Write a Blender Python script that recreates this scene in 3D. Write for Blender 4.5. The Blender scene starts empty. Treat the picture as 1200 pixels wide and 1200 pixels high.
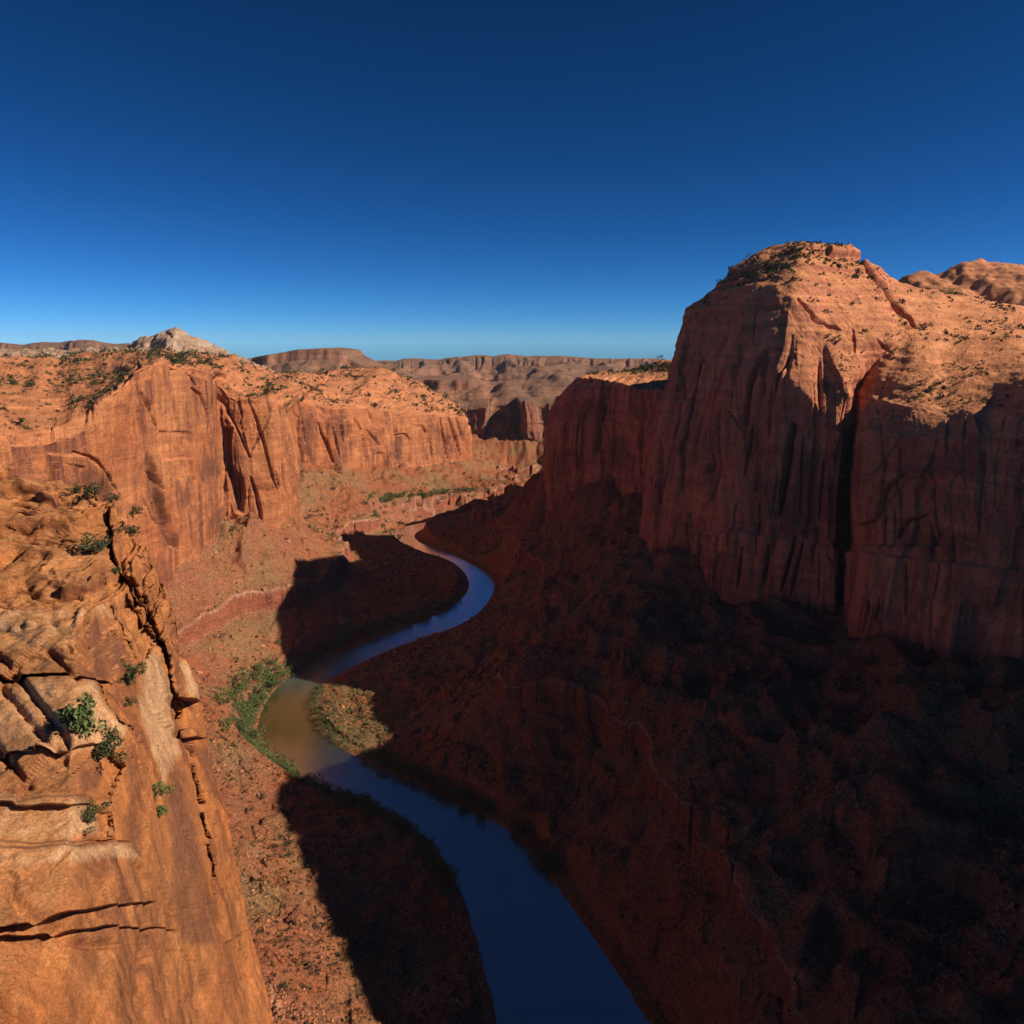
import bpy, math, random
import numpy as np
from mathutils import Vector, Matrix

import os
RES = float(os.environ.get('RES', 1.0))            # mesh density
rng = np.random.default_rng(7)
random.seed(7)
sc = bpy.context.scene
COL = sc.collection

# ------------------------------------------------------------------ camera
PITCH = math.atan(200.0 / 900.0)
CP, SP = math.cos(PITCH), math.sin(PITCH)


def ray(px, py):
    a = (px - 600.0) / 900.0
    b = (600.0 - py) / 900.0
    return np.array([a, b * SP + CP, b * CP - SP])


def P(px, py, d):            # world point seen at a pixel, d metres ahead
    r = ray(px, py)
    return r * (d / r[1])


def Z(px, py, z):            # world point seen at a pixel, at height z
    r = ray(px, py)
    return r * (z / r[2])


def project(p):
    p = np.asarray(p)
    f = p[..., 1] * CP - p[..., 2] * SP
    u = p[..., 1] * SP + p[..., 2] * CP
    return 600 + 900 * p[..., 0] / f, 600 - 900 * u / f


cam = bpy.data.cameras.new('camera')
cam.lens = 27.0
cam.sensor_width = 36.0
cam.clip_start = 0.5
cam.clip_end = 60000
co = bpy.data.objects.new('camera', cam)
co.rotation_euler = (math.pi / 2 - PITCH, 0, 0)
COL.objects.link(co)
sc.camera = co

# ------------------------------------------------------------------ noise


def _h(ix, iy, iz, seed):
    n = (ix.astype(np.int64) * 374761393 + iy.astype(np.int64) * 668265263 + iz.astype(np.int64) * 2147483647 + seed * 974634777) & 0xFFFFFFFF
    n = ((n ^ (n >> 13)) * 1274126177) & 0xFFFFFFFF
    n = ((n ^ (n >> 16)) * 2246822519) & 0xFFFFFFFF
    return (n ^ (n >> 15)) & 0xFFFFFFFF


_G = np.random.default_rng(3).normal(size=(256, 3)).astype(np.float32)
_G /= np.linalg.norm(_G, axis=1)[:, None]


def perlin(x, y, z, seed=0):
    x, y, z = np.broadcast_arrays(np.asarray(x, np.float32), np.asarray(y, np.float32), np.asarray(z, np.float32))
    ix, iy, iz = np.floor(x), np.floor(y), np.floor(z)
    fx, fy, fz = x - ix, y - iy, z - iz
    ix, iy, iz = ix.astype(np.int64), iy.astype(np.int64), iz.astype(np.int64)
    u = fx * fx * fx * (fx * (fx * 6 - 15) + 10)
    v = fy * fy * fy * (fy * (fy * 6 - 15) + 10)
    w = fz * fz * fz * (fz * (fz * 6 - 15) + 10)
    r = 0
    for dx in (0, 1):
        for dy in (0, 1):
            for dz in (0, 1):
                g = _G[_h(ix + dx, iy + dy, iz + dz, seed) & 255]
                d = g[..., 0] * (fx - dx) + g[..., 1] * (fy - dy) + g[..., 2] * (fz - dz)
                r = r + d * (u if dx else 1 - u) * (v if dy else 1 - v) * (w if dz else 1 - w)
    return r * 1.5


def fbm(x, y, z, seed=0, octs=4, gain=0.5):
    r, a, f = 0, 1.0, 1.0
    for o in range(octs):
        r = r + a * perlin(x * f, y * f, z * f, seed + o * 17)
        a *= gain
        f *= 2.03
    return r


def rnd(ix, iy, seed):
    return (_h(ix, iy, ix * 0, seed) & 0xFFFF).astype(np.float32) / 65535.0


def voronoi(x, y, seed=0):
    """cell random, tilt pair and distance to the cell border"""
    ix, iy = np.floor(x).astype(np.int64), np.floor(y).astype(np.int64)
    f1 = np.full(x.shape, 9.0, np.float32)
    f2 = f1.copy()
    cid = np.zeros(x.shape, np.float32)
    cx = np.zeros(x.shape, np.float32)
    cy = cx.copy()
    ca = cx.copy()
    for dx in (-1, 0, 1):
        for dy in (-1, 0, 1):
            jx, jy = ix + dx, iy + dy
            qx = jx + rnd(jx, jy, seed + 1)
            qy = jy + rnd(jx, jy, seed + 2)
            d = np.sqrt((x - qx) ** 2 + (y - qy) ** 2).astype(np.float32)
            m = d < f1
            f2 = np.where(m, f1, np.minimum(f2, d))
            cid = np.where(m, rnd(jx, jy, seed + 3), cid)
            ca = np.where(m, rnd(jx, jy, seed + 4), ca)
            cx = np.where(m, x - qx, cx)
            cy = np.where(m, y - qy, cy)
            f1 = np.where(m, d, f1)
    return cid, ca, cx, cy, f2 - f1


def sstep(a, b, x):
    t = np.clip((x - a) / (b - a), 0, 1)
    return t * t * (3 - 2 * t)


# ------------------------------------------------------------------ mesh helpers


def link(o, label=None, cat=None, group=None, kind=None):
    COL.objects.link(o)
    if label:
        o['label'] = label
    if cat:
        o['category'] = cat
    if group:
        o['group'] = group
    if kind:
        o['kind'] = kind
    return o


def raw_mesh(name, verts, faces, mat, smooth=True):
    """faces: (n,3) or (n,4) int array"""
    me = bpy.data.meshes.new(name)
    verts = np.ascontiguousarray(verts, np.float32).reshape(-1, 3)
    faces = np.ascontiguousarray(faces, np.int32)
    n, k = faces.shape
    me.vertices.add(len(verts))
    me.vertices.foreach_set('co', verts.ravel())
    me.loops.add(n * k)
    me.loops.foreach_set('vertex_index', faces.ravel())
    me.polygons.add(n)
    me.polygons.foreach_set('loop_start', np.arange(0, n * k, k, dtype=np.int32))
    me.polygons.foreach_set('loop_total', np.full(n, k, np.int32))
    me.polygons.foreach_set('use_smooth', np.full(n, smooth))
    me.update(calc_edges=True)
    if mat:
        me.materials.append(mat)
    return me


def grid_faces(nu, nv, flip=False):
    i = np.arange(nu * nv).reshape(nu, nv)
    q = np.stack([i[:-1, :-1], i[1:, :-1], i[1:, 1:], i[:-1, 1:]], -1).reshape(-1, 4)
    return q[:, ::-1] if flip else q


def grid_object(name, G, mat, flip=False, **kw):
    nu, nv = G.shape[:2]
    me = raw_mesh(name, G, grid_faces(nu, nv, flip), mat)
    o = bpy.data.objects.new(name, me)
    return link(o, **kw)


def blur(G, it=1):
    for _ in range(it):
        H = G.copy()
        H[1:-1] = (G[:-2] + 2 * G[1:-1] + G[2:]) / 4
        G = H.copy()
        G[:, 1:-1] = (H[:, :-2] + 2 * H[:, 1:-1] + H[:, 2:]) / 4
    return G


def grid_normals(G):
    du = np.gradient(G, axis=0)
    dv = np.gradient(G, axis=1)
    n = np.cross(du, dv)
    return n / (np.linalg.norm(n, axis=-1, keepdims=True) + 1e-9)


def loft(cols, px_step=1.0, tension=0.55, vmin=6):
    """cols (K,L,3): key columns of L points -> dense grid (nu,nv,3), arc length s (nu), level l (nv)"""
    C = np.array(cols, float)
    K, L, _ = C.shape
    Q = np.stack(project(C), -1)
    # tangents
    ch = np.linalg.norm(np.diff(C, axis=0), axis=-1).mean(1) + 1e-6
    T = np.zeros_like(C)
    for k in range(K):
        if k == 0:
            T[k] = (C[1] - C[0]) / ch[0]
        elif k == K - 1:
            T[k] = (C[-1] - C[-2]) / ch[-1]
        else:
            T[k] = ((C[k + 1] - C[k]) / ch[k] * ch[k - 1] + (C[k] - C[k - 1]) / ch[k - 1] * ch[k]) / (ch[k] + ch[k - 1])
    T *= tension * 1.6
    out, ss, s0 = [], [], 0.0
    for k in range(K - 1):
        pl = np.abs(Q[k + 1, :L - 1] - Q[k, :L - 1]).max()
        pl = min(pl, 260)
        n = int(max(8, pl / px_step))
        t = (np.arange(n) / n)[:, None, None]
        h = ch[k]
        out.append((2 * t**3 - 3 * t**2 + 1) * C[k] + (t**3 - 2 * t**2 + t) * h * T[k] + (-2 * t**3 + 3 * t**2) * C[k + 1] + (t**3 - t**2) * h * T[k + 1])
        ss.append(s0 + t[:, 0, 0] * h)
        s0 += h
    out.append(C[-1:])
    ss.append(np.array([s0]))
    U = np.concatenate(out, 0)
    s = np.concatenate(ss)
    rows, lv = [], []
    for l in range(L - 1):
        pl = np.abs(Q[:, l + 1, 1] - Q[:, l, 1])
        n = int(max(vmin, min(np.percentile(pl, 80), 260) / px_step))
        t = (np.arange(n) / n)[None, :, None]
        rows.append(U[:, l:l + 1] * (1 - t) + U[:, l + 1:l + 2] * t)
        lv.append(l + t[0, :, 0])
    rows.append(U[:, -1:])
    lv.append(np.array([L - 1.0]))
    return np.concatenate(rows, 1), s, np.concatenate(lv)


def seg_dist(qx, qy, pts):
    best = np.full(qx.shape, 1e9, np.float32)
    tt = np.zeros(qx.shape, np.float32)
    n = len(pts) - 1
    for i, ((ax, ay), (bx, by)) in enumerate(zip(pts[:-1], pts[1:])):
        ex, ey = bx - ax, by - ay
        t = np.clip(((qx - ax) * ex + (qy - ay) * ey) / (ex * ex + ey * ey + 1e-9), 0, 1)
        d = np.hypot(qx - ax - t * ex, qy - ay - t * ey)
        m = d < best
        best = np.where(m, d, best)
        tt = np.where(m, (i + t) / n, tt)
    return best, tt


def poly_sd(qx, qy, pts):
    pts = list(pts)
    d, _ = seg_dist(qx, qy, pts + [pts[0]])
    ins = np.zeros(qx.shape, bool)
    for (ax, ay), (bx, by) in zip(pts, pts[1:] + [pts[0]]):
        c = (ay > qy) != (by > qy)
        ins ^= c & (qx < (bx - ax) * (qy - ay) / ((by - ay) or 1e-9) + ax)
    return np.where(ins, -d, d)


def carve(B, cracks, regions, seed, jag=1.0, wl=22.0, crack_gain=.8):
    """joints and slab faces traced on the wall: cracks (points, width, depth), regions (polygon, offset out, edge)"""
    qx, qy = project(B)
    x, y, z = B[..., 0], B[..., 1], B[..., 2]
    qx = qx + jag * perlin(qx / wl, qy / wl, 0 * qx, seed) + .4 * jag * perlin(qx / wl * 3, qy / wl * 3, 0 * qx, seed + 3)
    qy = qy + jag * perlin(qx / wl, qy / wl, 0 * qx + 5, seed + 1)
    D = np.zeros(x.shape, np.float32)
    for pts, w, dep in cracks:
        px = [p[0] for p in pts]
        py = [p[1] for p in pts]
        m = (qx > min(px) - 4 * w) & (qx < max(px) + 4 * w) & (qy > min(py) - 4 * w) & (qy < max(py) + 4 * w)
        if not m.any():
            continue
        d, t = seg_dist(qx[m], qy[m], pts)
        ww = w * .62 * (.35 + .65 * np.sin(np.pi * np.clip(t * .9 + .05, 0, 1)))
        D[m] -= dep * crack_gain * np.exp(-(d / (ww * .8)) ** 3)
    for pts, off, edge in regions:
        px = [p[0] for p in pts]
        py = [p[1] for p in pts]
        m = (qx > min(px) - 9) & (qx < max(px) + 9) & (qy > min(py) - 9) & (qy < max(py) + 9)
        if not m.any():
            continue
        D[m] += off * (1 - sstep(-edge, edge * .3, poly_sd(qx[m], qy[m], pts)))
    return D


def cliffify(G, s, lv, cliff_w, seed, big=7.0, slab=3.0, crack=5.0, strata=1.0, fine=1.0, scale=1.0, presm=6, top_strata=1.0, cracks=(), regions=(), bmask=None, colscale=1.0, gain=.8):
    """displace a lofted wall along its normals: buttresses, slabs, joints, bedding"""
    B = blur(G, presm)
    N = grid_normals(blur(G, 16))
    x, y, z = B[..., 0], B[..., 1], B[..., 2]
    S = np.broadcast_to(s[:, None], x.shape)
    k = 1.0 / scale
    W = np.broadcast_to(cliff_w(lv)[None, :], x.shape)          # 1 on the cliff, 0 on slopes
    wob = 6 * scale * perlin(x * k / 35, y * k / 35, z * k / 50, seed + 5)
    u = S + wob
    d = big * fbm(u * k / 95, z * k / 260, 0 * z, seed, 3)
    d = d + big * .35 * perlin(u * k / 26, z * k / 160, 0 * z, seed + 2)
    kc = k / colscale
    c, a, cx, cy, e = voronoi(u * kc / 30, (z + .3 * u) * kc / 110, seed + 11)
    sl = (c - .5) * 2 + (a - .5) * cx * 1.8
    c2, a2, cx2, cy2, e2 = voronoi(u * kc / 11, (z + .2 * u) * kc / 46, seed + 23)
    sl2 = (c2 - .5) * 1.2 + (a2 - .5) * cx2 * 1.5
    c3, a3, cx3, cy3, e3 = voronoi(u * kc / 4.2, z * kc / 9.5, seed + 29)
    m2 = sstep(-.2, .15, perlin(u * k / 60, z * k / 60, 0 * z, seed + 3))
    m3 = sstep(-.05, .3, perlin(u * k / 40, z * k / 34, 0 * z, seed + 4))
    d = d + W * slab * (sl + .6 * sl2 * m2 + .42 * (c3 - .5) * m3)
    # joints
    for f, amp, sd in ((1 / 46.0, 1.0, 31), (1 / 19.0, .6, 37), (1 / 8.0, .25, 38)):
        n = perlin(u * k * f, z * k / 230 * .6, 0 * z + 3.3, seed + sd)
        m = sstep(.0, .35, perlin(u * k / 50, z * k / 60, 0 * z, seed + sd + 1))
        d = d - W * crack * amp * m * np.exp(-(n / .05) ** 2)
    # bedding
    zz = z + 1.5 * perlin(x * k / 60, y * k / 60, z * k / 60, seed + 7)
    b = perlin(0 * z, 0 * z + 1.7, zz * k / 9.0, seed + 41) + .7 * perlin(0 * z, 0 * z + .3, zz * k / 3.6, seed + 43)
    bm_ = sstep(-.1, .5, perlin(x * k / 80, y * k / 80, z * k / 30, seed + 9))
    d = d + b * (W * strata * bm_ + (1 - W) * top_strata)
    d = d + fine * (.9 * fbm(x * k / 11, y * k / 11, z * k / 11, seed + 51, 4, .55)) * (.55 + .45 * (1 - W) + .5 * m3)
    if cracks or regions:
        d = d + carve(B, cracks, regions, seed + 90, crack_gain=gain)
    if bmask is not None:
        d = d * bmask
    return B + N * d[..., None]


# ------------------------------------------------------------------ materials


class NT:
    def __init__(self, name):
        self.m = bpy.data.materials.new(name)
        self.m.use_nodes = True
        self.t = self.m.node_tree
        self.b = self.t.nodes['Principled BSDF']

    def n(self, typ, **kw):
        nd = self.t.nodes.new(typ)
        for k, v in kw.items():
            setattr(nd, k, v)
        return nd

    def l(self, a, b):
        self.t.links.new(a, b)

    def noise(self, vec, scale, detail=4, rough=.55, dist=0):
        nd = self.n('ShaderNodeTexNoise')
        nd.inputs['Scale'].default_value = scale
        nd.inputs['Detail'].default_value = detail
        nd.inputs['Roughness'].default_value = rough
        nd.inputs['Distortion'].default_value = dist
        self.l(vec, nd.inputs['Vector'])
        return nd.outputs['Fac']

    def mapv(self, vec, sx, sy, sz, loc=(0, 0, 0)):
        nd = self.n('ShaderNodeMapping')
        nd.inputs['Scale'].default_value = (sx, sy, sz)
        nd.inputs['Location'].default_value = loc
        self.l(vec, nd.inputs['Vector'])
        return nd.outputs['Vector']

    def ramp(self, fac, stops, interp='LINEAR'):
        nd = self.n('ShaderNodeValToRGB')
        cr = nd.color_ramp
        cr.interpolation = interp
        while len(cr.elements) < len(stops):
            cr.elements.new(.5)
        for e, (p, c) in zip(cr.elements, stops):
            e.position = p
            e.color = (c, c, c, 1) if isinstance(c, (int, float)) else (*c, 1)
        self.l(fac, nd.inputs['Fac'])
        return nd.outputs['Color']

    def mix(self, fac, a, b, mode='MIX'):
        nd = self.n('ShaderNodeMix', data_type='RGBA', blend_type=mode)
        for i, v in ((0, fac), (6, a), (7, b)):
            if isinstance(v, (int, float)):
                nd.inputs[i].default_value = v
            elif isinstance(v, tuple):
                nd.inputs[i].default_value = (*v, 1)
            else:
                self.l(v, nd.inputs[i])
        return nd.outputs[2]

    def math(self, op, a, b=None, clamp=False):
        nd = self.n('ShaderNodeMath', operation=op, use_clamp=clamp)
        for i, v in ((0, a), (1, b)):
            if v is None:
                continue
            if isinstance(v, (int, float)):
                nd.inputs[i].default_value = v
            else:
                self.l(v, nd.inputs[i])
        return nd.outputs[0]

    def bump(self, h, dist, strength=1.0, prev=None):
        nd = self.n('ShaderNodeBump')
        nd.inputs['Strength'].default_value = strength
        nd.inputs['Distance'].default_value = dist
        self.l(h, nd.inputs['Height'])
        if prev is not None:
            self.l(prev, nd.inputs['Normal'])
        return nd.outputs['Normal']


def rock_material(name, base, light, dark, top, k=1.0, streak=.75, bed=.35, bumpd=.6, pale=None, attr=None, stp=(.25, .6), tp=(.4, .75), grain=.7, ga=.5):
    """sandstone: bedding bands, varnished streaks down the faces, paler weathered tops"""
    M = NT(name)
    pos = M.n('ShaderNodeNewGeometry').outputs['Position']
    nrm = M.n('ShaderNodeNewGeometry').outputs['Normal']
    sep = M.n('ShaderNodeSeparateXYZ')
    M.l(nrm, sep.inputs[0])
    big = M.noise(M.mapv(pos, .012 * k, .012 * k, .016 * k), 1, 4, .6)
    c = M.mix(M.ramp(big, [(.35, 0), (.65, 1)]), base, light)
    bedv = M.mapv(pos, .006 * k, .006 * k, .17 * k)
    bd = M.noise(bedv, 1, 5, .65, .3)
    c = M.mix(M.math('MULTIPLY', M.ramp(bd, [(.4, 0), (.62, 1)]), bed), c, dark)
    bd2 = M.noise(M.mapv(pos, .02 * k, .02 * k, .6 * k, (3, 1, 5)), 1, 4, .6, .2)
    c = M.mix(M.math('MULTIPLY', M.ramp(bd2, [(.5, 0), (.7, 1)]), bed * .7), c, light)
    # varnish streaks
    st = M.noise(M.mapv(pos, .11 * k, .11 * k, .007 * k), 1, 5, .62, .6)
    stm = M.noise(M.mapv(pos, .018 * k, .018 * k, .013 * k, (9, 4, 2)), 1, 4, .6)
    stf = M.math('MULTIPLY', M.ramp(st, [(.44, 0), (.60, 1)]), M.ramp(stm, [(.42, 0), (.54, 1)]))
    steep = M.ramp(sep.outputs['Z'], [(stp[0], 1), (stp[1], 0)])
    stf = M.math('MULTIPLY', M.math('MULTIPLY', stf, streak), steep)
    c = M.mix(stf, c, dark)
    patch = M.noise(M.mapv(pos, .03 * k, .03 * k, .018 * k, (19, 7, 1)), 1, 5, .65, .5)
    c = M.mix(M.math('MULTIPLY', M.math('MULTIPLY', M.ramp(patch, [(.55, 0), (.7, 1)]), .45 * streak), steep), c, dark)
    if pale:
        pz = M.noise(M.mapv(pos, .016 * k, .016 * k, .012 * k, (2, 17, 4)), 1, 4, .55, .4)
        c = M.mix(M.math('MULTIPLY', M.ramp(pz, [(.56, 0), (.68, 1)]), .7), c, pale)
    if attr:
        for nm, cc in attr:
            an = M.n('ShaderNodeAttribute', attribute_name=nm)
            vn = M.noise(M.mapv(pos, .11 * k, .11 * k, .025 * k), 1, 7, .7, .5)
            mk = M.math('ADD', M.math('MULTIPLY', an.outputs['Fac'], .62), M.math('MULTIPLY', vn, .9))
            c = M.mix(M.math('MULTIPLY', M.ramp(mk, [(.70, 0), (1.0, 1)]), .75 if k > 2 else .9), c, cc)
    # tops
    tn = M.noise(M.mapv(pos, .05 * k, .05 * k, .05 * k), 1, 5, .6)
    tf = M.math('MULTIPLY', M.ramp(sep.outputs['Z'], [(tp[0], 0), (tp[1], 1)]), M.ramp(tn, [(.3, .35), (.6, 1)]))
    c = M.mix(tf, c, top)
    v1 = M.noise(M.mapv(pos, .2 * k, .2 * k, .010 * k, (4, 8, 1)), 1, 7, .68, .5)
    v2 = M.noise(M.mapv(pos, .03 * k, .03 * k, .2 * k, (1, 2, 3)), 1, 7, .7, .6)
    fx = M.mix(M.math('MULTIPLY', steep, .7), v2, v1)
    c = M.mix(.7, c, M.ramp(fx, [(.32, .2), (.68, .8)]), 'OVERLAY')
    fn = M.noise(pos, grain * k, 6, .75)
    c = M.mix(ga, c, M.ramp(fn, [(.3, .22), (.7, .8)]), 'OVERLAY')
    f2 = M.noise(M.mapv(pos, .16 * k, .16 * k, .10 * k, (5, 5, 5)), 1, 7, .72)
    c = M.mix(M.math('MULTIPLY', M.ramp(f2, [(.56, 0), (.66, 1)]), .5), c, dark)
    M.l(c, M.b.inputs['Base Color'])
    M.b.inputs['Roughness'].default_value = .92
    M.b.inputs['Specular IOR Level'].default_value = .15
    h = M.noise(M.mapv(pos, .35 * k, .35 * k, .9 * k), 1, 8, .68)
    nb = M.bump(h, bumpd / k * 2.2, .9)
    M.l(nb, M.b.inputs['Normal'])
    return M.m


def ground_material(name, red, tan, rubble, k=1.0):
    M = NT(name)
    pos = M.n('ShaderNodeNewGeometry').outputs['Position']
    nrm = M.n('ShaderNodeNewGeometry').outputs['Normal']
    sep = M.n('ShaderNodeSeparateXYZ')
    M.l(nrm, sep.inputs[0])
    big = M.noise(M.mapv(pos, .014 * k, .014 * k, .02 * k), 1, 5, .6, .4)
    c = M.mix(M.ramp(big, [(.42, 0), (.6, 1)]), red, tan)
    md = M.noise(pos, .12 * k, 5, .65)
    c = M.mix(M.math('MULTIPLY', M.ramp(md, [(.45, 0), (.65, 1)]), .6), c, rubble)
    sc_ = M.noise(M.mapv(pos, .45 * k, .45 * k, .45 * k, (7, 3, 1)), 1, 5, .7)
    c = M.mix(M.math('MULTIPLY', M.ramp(sc_, [(.56, 0), (.66, 1)]), .5), c, (.075, .05, .03))
    # ledges: bedding on steep faces
    bd = M.noise(M.mapv(pos, .09 * k, .09 * k, .26 * k), 1, 7, .72, .9)
    lc = M.mix(M.ramp(bd, [(.35, 0), (.65, 1)]), (.36, .14, .075), (.19, .07, .042))
    c = M.mix(M.ramp(sep.outputs['Z'], [(.5, 1), (.74, 0)]), c, lc)
    bn = M.n('ShaderNodeAttribute', attribute_name='band')
    bt = M.math('ADD', bn.outputs['Fac'], M.math('MULTIPLY', M.math('SUBTRACT', M.noise(pos, .25, 5, .7), .5), .10))
    c = M.mix(M.math('MULTIPLY', M.ramp(bt, [(.38, 0), (.42, .75), (.57, .75), (.60, 0)]), 1.0), c, M.mix(M.ramp(bd, [(.4, 0), (.6, 1)]), (.33, .10, .055), (.20, .065, .04)))
    c = M.mix(M.math('MULTIPLY', M.ramp(bt, [(.575, 0), (.60, .8), (.66, .7), (.72, 0)]), M.ramp(M.noise(pos, .06, 4, .6), [(.35, .2), (.55, 1)])), c, (.42, .235, .165))
    fn = M.noise(pos, .8 * k, 6, .75)
    c = M.mix(.9, c, M.ramp(fn, [(.34, .12), (.66, .88)]), 'OVERLAY')
    gv = M.noise(M.mapv(pos, .03 * k, .03 * k, .03 * k, (11, 3, 1)), 1, 6, .7)
    c = M.mix(M.math('MULTIPLY', M.ramp(gv, [(.52, 0), (.62, 1)]), .25), c, (.15, .085, .065))
    M.l(c, M.b.inputs['Base Color'])
    M.b.inputs['Roughness'].default_value = .95
    M.b.inputs['Specular IOR Level'].default_value = .1
    h = M.noise(pos, .5 * k, 8, .75)
    M.l(M.bump(h, 1.6 / k, 1.0), M.b.inputs['Normal'])
    return M.m


M_CLIFF = rock_material('red_sandstone', (.38, .125, .05), (.50, .20, .085), (.15, .052, .036), (.44, .175, .08), streak=.9, bed=.3, bumpd=.7, attr=[('varnish_shade', (.17, .066, .038))])
M_MESA = rock_material('dark_red_sandstone', (.48, .155, .078), (.57, .215, .115), (.17, .058, .042), (.53, .225, .10), streak=.85, attr=[('varnish_shade', (.25, .09, .055))])
M_FAR = rock_material('far_sandstone', (.34, .13, .075), (.45, .20, .115), (.10, .07, .06), (.30, .14, .08), k=.35, streak=.9, bed=.5, bumpd=1.2)


def far_scrub(m, zlo, zhi):
    t = m.node_tree
    M = NT.__new__(NT)
    M.m, M.t, M.b = m, t, t.nodes['Principled BSDF']
    src = M.b.inputs['Base Color'].links[0].from_socket
    pos = M.n('ShaderNodeNewGeometry').outputs['Position']
    sep = M.n('ShaderNodeSeparateXYZ')
    M.l(pos, sep.inputs[0])
    nz = M.n('ShaderNodeSeparateXYZ')
    M.l(M.n('ShaderNodeNewGeometry').outputs['Normal'], nz.inputs[0])
    hh = M.math('DIVIDE', M.math('SUBTRACT', sep.outputs['Z'], zlo), zhi - zlo)
    hh = M.math('ADD', hh, M.math('MULTIPLY', M.math('SUBTRACT', M.noise(pos, .006, 5, .65), .5), 1.6))
    f = M.math('MULTIPLY', M.ramp(hh, [(.2, 0), (.6, 1)]), M.ramp(nz.outputs['Z'], [(.35, 0), (.7, 1)]))
    f = M.math('MULTIPLY', f, M.ramp(M.noise(pos, .05, 5, .7), [(.35, .45), (.6, 1)]))
    M.l(M.mix(M.math('MULTIPLY', f, .42), src, (.085, .085, .06)), M.b.inputs['Base Color'])


far_scrub(M_FAR, -185, -125)
M_NEAR = rock_material('orange_sandstone', (.40, .125, .034), (.46, .185, .065), (.17, .062, .032), (.45, .20, .08), k=4.0, streak=.85, bed=.5, bumpd=.55, grain=1.6, ga=.8, attr=[('pale', (.52, .31, .165)), ('varnish_shade', (.16, .065, .036))], stp=(.68, .92), tp=(.80, .95))
M_WHITE = rock_material('pale_sandstone', (.40, .28, .195), (.50, .38, .28), (.2, .14, .11), (.36, .21, .13), k=.9, bumpd=1.2)
M_GROUND = ground_material('talus_soil', (.32, .105, .045), (.26, .145, .066), (.17, .075, .046))

# ------------------------------------------------------------------ river outline (z = -300)
RZ = -300.0
RIV_L = [(600, 1300), (575, 1150), (548, 1060), (523, 1009), (505, 985), (480, 965), (430, 940), (380, 922), (345, 905), (318, 888), (303, 868), (302, 848), (310, 825), (325, 805), (343, 790), (365, 777), (395, 765), (430, 752), (470, 738), (510, 722), (535, 708), (548, 695), (551, 682), (543, 668), (525, 655), (500, 648), (478, 641), (462, 634), (457, 627), (465, 620), (482, 615), (510, 610), (550, 604), (620, 596), (700, 590)]
RIV_R = [(820, 1300), (730, 1150), (668, 1060), (628, 1009), (610, 985), (585, 965), (540, 945), (490, 920), (440, 900), (405, 880), (378, 862), (362, 845), (362, 828), (368, 812), (378, 800), (400, 788), (440, 768), (480, 752), (520, 740), (550, 727), (567, 712), (577, 697), (580, 683), (570, 672), (550, 660), (528, 648), (505, 642), (490, 635), (484, 628), (490, 622), (506, 616), (528, 611), (560, 606), (625, 600), (700, 596)]
RPOLY = np.array([Z(*p, RZ)[:2] for p in RIV_L] + [Z(*p, RZ)[:2] for p in RIV_R[::-1]])


def chaikin(p, it=2):
    for _ in range(it):
        q = np.roll(p, -1, 0)
        p = np.stack([.75 * p + .25 * q, .25 * p + .75 * q], 1).reshape(-1, 2)
    return p


RPOLY = chaikin(RPOLY, 2)


def river_sd(x, y):
    """signed distance to the river outline, negative in the water"""
    shp = x.shape
    x, y = x.ravel(), y.ravel()
    best = np.full(x.shape, 1e9)
    inside = np.zeros(x.shape, bool)
    A, B = RPOLY, np.roll(RPOLY, -1, 0)
    for (ax, ay), (bx, by) in zip(A, B):
        ex, ey = bx - ax, by - ay
        t = np.clip(((x - ax) * ex + (y - ay) * ey) / (ex * ex + ey * ey + 1e-9), 0, 1)
        d = (x - ax - t * ex) ** 2 + (y - ay - t * ey) ** 2
        best = np.minimum(best, d)
        c = ((ay > y) != (by > y))
        with np.errstate(divide='ignore', invalid='ignore'):
            xi = ex * (y - ay) / (ey if ey else 1e-9) + ax
        inside ^= c & (x < xi)
    d = np.sqrt(best)
    return np.where(inside, -d, d).reshape(shp)


# ------------------------------------------------------------------ cliffs: key columns
def col(*pts):
    return [p if isinstance(p, np.ndarray) else P(*p) if len(p) == 3 else np.array(p[:3], float) for p in pts]


def X(x, y, z):
    return (x, y, z, 0)


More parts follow.
